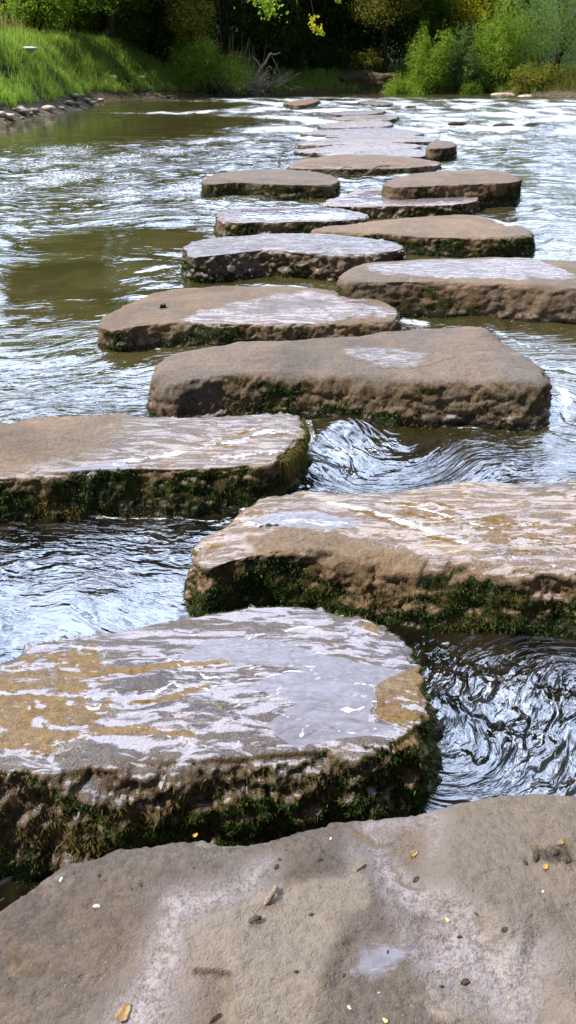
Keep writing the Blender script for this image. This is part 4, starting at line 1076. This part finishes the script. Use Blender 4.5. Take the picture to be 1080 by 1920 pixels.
S = [
 ('bright feathery shrub bulging over the water left of the brush pile', 395, 170, 40.5, 4.2, 2.9, L_BRIGHT, dict(n=14000, leaf=.08)),
 ('darker shrub tucked behind the grassy tongue on the left', 310, 170, 43, 3.6, 3.0, L_MID, dict(n=9000)),
 ('low olive bush under the crooked-limbed tree', 250, 165, 41.5, 3.6, 2.2, L_MID, dict(n=8000)),
 ('leafy bush behind the tall grass at the left edge', 60, 120, 38, 4.2, 3.0, L_BRIGHT, dict(n=9000, leaf=.11)),
 ('leafy bush with bright sprays right of the left-edge trunks', 150, 120, 42, 4.0, 3.4, L_BRIGHT, dict(n=9000, leaf=.11)),
 ('small round bright green bush at the water edge right of the dark bend', 755, 172, 43.3, 2.3, 1.35, L_BRIGHT, dict(n=6000, leaf=.07)),
 ('tall pale-green willow shrub, leftmost of the bright ones on the right bank', 800, 172, 44.3, 3.0, 3.4, L_BRIGHT, dict(n=12000, leaf=.09, hang=.2)),
 ('middle bright willow shrub under the yellow-leaved tree', 862, 172, 44.6, 3.0, 3.0, L_SAGE, dict(n=10000, leaf=.09, hang=.2)),
 ('wide bright willow shrub, rightmost of the bright ones', 935, 165, 44.5, 4.6, 3.6, L_BRIGHT, dict(n=16000, leaf=.09, hang=.2)),
 ('low green bush at the foot of the willow shrubs', 880, 172, 43.2, 1.8, 1.1, L_MID, dict(n=4000, leaf=.07)),
 ('low dull bush on the shaded far bank', 520, 170, 45, 3.2, 1.4, L_DARK, dict(n=6000)),
 ('low yellow-green bush on the brown earth mound', 690, 140, 46, 2.4, 1.5, L_OLIVE, dict(n=3500)),
 ('dark low bush at the foot of the shaded bend', 620, 165, 46.5, 3.4, 1.5, L_DARK, dict(n=6000)),
 ('grey-green weeds bush at the foot of the large willow', 1010, 150, 42, 3.2, 1.2, L_OLIVE, dict(n=5000)),
]
for lb, px, py, d, wd, h, mt, kw in S:
    kw['n'] = int(kw.get('n', 6000) * 1.5); kw['leaf'] = kw.get('leaf', .09) * 1.3; kw['k'] = 14
    if 780 < px < 960 and h > 2: kw.update(zs=2.2, aspect=.24, k=22, leaf=.14, hang=.3)
    shrub(lb, px, py, d, wd, h, mt, **kw)

# hanging leafy spray near the camera top (yellow-green)
def spray(label, px, py, dist, size, n, mat):
    p = at(px, py, dist)
    root = empty('hanging_branch', p); tag(root, label, 'branch', 'leafy sprays hanging into the top of the view')
    pts = catmull([(-.5, .6, 1.6), (-.2, .3, .9), (0, 0, 0)], 8, False)
    v, f = tube(pts, np.linspace(.02, .005, 8), 5); mesh_obj('stem', v, f, M_BARK, root)
    leaves([(0, 0, 0), (-.12, .1, .3), (.15, 0, -.1)], [(size, size, size * .8)] * 3, n, .16, mat, root, 'leaves', aspect=.6, shell=1.2)
spray('small yellow-green leaf spray hanging before the dark trees', 592, 52, 34, .30, 70, L_YEL)
spray('yellow leaf spray high over the river at the top edge', 628, -8, 34, .25, 50, L_YEL)
spray('bright leaf spray at the top left of the dark bend', 500, 6, 36, .7, 300, L_BRIGHT)

# grass on the banks
def grass(name, label, region, n, h, wdt, mat, lean=0.35, clump=0.6, offs=(0.7, 9)):
    xs, ys = [], []
    x0, x1, y0, y1 = region
    xx = RS.uniform(x0, x1, n * 3); yy = RS.uniform(y0, y1, n * 3)
    g, sd, nn = ground_h(xx, yy)
    cl = fbm(np.stack([xx * 1.3, yy * 1.3, xx * 0 + 3], 1), 3)
    keep = (-sd + nn * .8 > offs[0]) & (-sd < offs[1]) & (cl > -0.28 + (RS.rand(n * 3) - .5) * clump)
    xx, yy, g, cl = xx[keep][:n], yy[keep][:n], g[keep][:n], cl[keep][:n]; m = len(xx)
    hh = h * (0.45 + 0.75 * RS.rand(m)) * (1 + 1.1 * cl)
    a = RS.rand(m) * 2 * math.pi; ln = lean * (0.3 + RS.rand(m)) * hh
    lx, ly = np.cos(a) * ln + 0.10 * hh, np.sin(a) * ln - 0.12 * hh
    b = RS.rand(m) * math.pi; sx, sy = np.cos(b) * wdt, np.sin(b) * wdt * .5
    base = np.stack([xx, yy, g - .03], 1)
    s = np.stack([sx, sy, sx * 0], 1)
    mid = base + np.stack([lx * .35, ly * .35, hh * .6], 1); tip = base + np.stack([lx, ly, hh * (1 - .2 * RS.rand(m))], 1)
    V = np.stack([base - s, base + s, mid + s * .8, mid - s * .8, tip + s * .12, tip - s * .12], 1).reshape(-1, 3)
    i = np.arange(m)[:, None] * 6
    F_ = np.vstack([i + np.array([0, 1, 2, 3]), i + np.array([3, 2, 4, 5])])
    o = mesh_obj(name, V, F_, mat, smooth=False); tag(o, label, 'grass', None, 'stuff')
grass('grass', 'bright green grass covering the left bank down to the water', (-16, -2.5, 20, 42), 120000, .32, .012, M_GRASS)
grass('tall_grass', 'pale seeding grass standing at the top of the left bank', (-17, -6, 24, 33), 5000, .95, .010, M_DRYGRASS, offs=(2.6, 8), lean=.25)
grass('bank_weeds', 'olive and dry weeds on the right bank', (9, 24, 30, 50), 26000, .38, .016, M_OLIVE)
grass('left_bank_weeds', 'olive weeds and dead stalks mixed through the grass of the left bank', (-16, -3, 20, 42), 3500, .55, .012, M_OLIVE, offs=(.8, 9))
grass('far_bank_grass', 'thin green grass on the far bank at the foot of the bushes', (-4, 12, 41, 50), 20000, .35, .02, M_GRASS, offs=(.35, 5))

# pebbles and debris along the left shore, rocks right bank
M_RK = simple_material('shore_rock', (0.12, 0.095, 0.07), (0.36, 0.32, 0.26), 9, .85, .6)
M_RKP = simple_material('pale_shore_rock', (0.45, 0.36, 0.29), (0.62, 0.52, 0.44), 7, .8, .5)
for i in range(46):
    t = RS.rand(); px = -20 + 300 * t; py = np.interp(px, [0, 70, 130, 172, 205, 262, 335], [231, 221, 207, 199, 187.5, 184.5, 183]) + RS.normal() * 1.0 - 1
    x, y = gp(px, py); s = 0.09 + 0.22 * RS.rand() ** 2
    g = float(ground_h(np.array([x]), np.array([y]))[0][0])
    o = rock_mesh('shore_rock', (x, y, g + s * .15), (s * 1.5, s, s * .6), M_RK if RS.rand() < .65 else M_RKP, i, .5, 8, attrs=False)
    tag(o, 'small earthy rock in the pebbly strip under the left grass bank', 'rock', 'small rocks along the left shore')
for (px, py, d, sx, sz, lb) in [(950, 172, 41.0, 1.7, .32, 'long flat pinkish rock at the right waterline'), (948, 160, 42.2, 1.3, .22, 'flat white rock behind the pinkish one on the right bank'),
                                (985, 176, 40.5, .8, .25, 'small tan rock right of the pinkish flat one'), (905, 173, 42.4, .6, .2, 'small grey rock left of the flat right-bank rocks'),
                                (860, 174, 43, .5, .18, 'small low rock under the willow shrubs')]:
    p = at(px, py, d); g = float(ground_h(np.array([p[0]]), np.array([d]))[0][0])
    tag(rock_mesh('bank_rock', (p[0], d, g + sz * .35), (sx, sx * .6, sz * 1.3), M_RKP, px, .3, 16, attrs=False), lb, 'rock', 'flat rocks on the right bank')
tag(rock_mesh('earth_mound', tuple(at(690, 162, 45.5)), (4.0, 2.0, 1.3), simple_material('earth', (0.05, 0.036, 0.022), (0.12, 0.09, 0.055), 4, .95, .8), 5, .5, 30, attrs=False), 'brown eroded earth mound in the shade at the river bend', 'mound')
for (px, py, s, lb) in [(745, 206, .35, 'small dark rock poking out upstream right of the farthest slab'), (770, 202, .4, 'low dark rock riffle upstream, right of the small poking one'),
                        (858, 233, .45, 'dark low rock awash in the right half of the river'), (945, 237, .5, 'long dark low rock awash near the right side'),
                        (1000, 235, .4, 'dark awash rock farthest right'), (945, 282, .12, 'tiny dark rock tip right of the square block')]:
    x, y = gp(px, py)
    tag(rock_mesh('river_rock', (x, y, 0.0), (s * 1.1, s * .45, s * .3), M_DIRT, px, .3, 12, attrs=False), lb, 'rock', 'dark rocks poking out of the river')
x, y, z = at(58, 119, 29.5)
g = float(ground_h(np.array([x]), np.array([y]))[0][0])
tag(rock_mesh('pale_stone', (x, y, max(g + .38, z)), (.62, .4, .12), M_PALE, 4, .25, 14, attrs=False), 'flat pale stone lying in the grass of the left bank', 'rock')

# driftwood and brush pile
def driftwood():
    d = 41.3; p0 = at(482, 160, d); root = empty('driftwood', p0); tag(root, 'forked bleached driftwood branch rearing out of the brush pile', 'driftwood')
    ac = Acc()
    P0 = lambda px, py, dd=0: at(px, py, d + dd) - p0
    ac.add(*tube(catmull([P0(470, 165), P0(486, 132), P0(497, 118), P0(506, 100)], 12, False), np.linspace(.09, .05, 12), 7))
    ac.add(*tube(catmull([P0(506, 100), P0(515, 102), P0(526, 98)], 8, False), np.linspace(.045, .015, 8), 6))
    ac.add(*tube(catmull([P0(490, 128), P0(480, 112), P0(472, 106)], 8, False), np.linspace(.04, .012, 8), 6))
    ac.add(*tube(catmull([P0(478, 160), P0(496, 140), P0(503, 124), P0(510, 128)], 10, False), np.linspace(.07, .02, 10), 6))
    ac.build('limb', M_DRIFT, root)
driftwood()
def brush():
    d = 41.0; p0 = at(455, 172, d); root = empty('brush_pile', p0); tag(root, 'pale grey pile of dead sticks and straw at the left waterline', 'brush pile')
    ac = Acc()
    for i in range(150):
        a = RS.normal(size=3) * np.array([1.1, .35, .12]) + np.array([0, 0, .25]); b = a + RS.normal(size=3) * np.array([.5, .3, .35]) + np.array([0.25, 0, .25])
        ac.add(*tube(catmull([a, (a + b) / 2 + RS.normal(size=3) * .1, b], 5, False), np.linspace(.022, .008, 5), 4))
    tag(ac.build('sticks', M_DRIFT, root), kind='stuff')
brush()
# standing dead reeds above the pile
def reeds(label, px, d, n, h):
    p0 = at(px, 165, d); root = Acc()
    for i in range(n):
        a = np.array([RS.normal() * .45, RS.normal() * .2, 0]); b = a + np.array([RS.normal() * .25 + .1, 0, h * (.5 + .6 * RS.rand())])
        root.add(*tube(catmull([a, (a + b) / 2 + RS.normal(size=3) * .06, b], 5, False), np.linspace(.016, .008, 5), 4))
    o = root.build('dead_reeds', M_DRYGRASS); o.location = p0; tag(o, label, 'reeds', 'dead stems over the brush pile')
reeds('thin grey dead stems standing left of the driftwood fork', 440, 42, 60, 2.2)
reeds('shorter dead stems right behind the driftwood fork', 470, 42.2, 40, 1.5)
# sticks caught in the water left of the far rows
def snag(label, pl, r):
    p0 = np.array([*gp(*pl[0]), 0.0]); pts = [np.array([*gp(a, b), 0.05 + .06 * (i % 2)]) - p0 for i, (a, b) in enumerate(pl)]
    ac = Acc(); c = catmull(pts, 14, False); ac.add(*tube(c, np.linspace(r, r * .4, 14), 6))
    ac.add(*tube(np.array([c[6], c[6] + np.array([.18, -.25, .12]), c[6] + np.array([.3, -.4, .1])]), [r * .6, r * .4, r * .15], 5))
    o = ac.build('snagged_stick', M_TWIG); o.location = p0; tag(o, label, 'stick', 'sticks snagged among the far stones')
snag('dark stick lying in the water left of the weedy long slab', [(522, 312), (530, 298), (545, 288), (560, 281)], .014)
snag('dark stick lying between the two slabs in mid crossing', [(600, 352), (640, 346), (680, 336), (712, 326), (770, 320)], .013)
snag('short stick across the wet gap by the pinkish slab', [(610, 345), (625, 340), (660, 338)], .013)
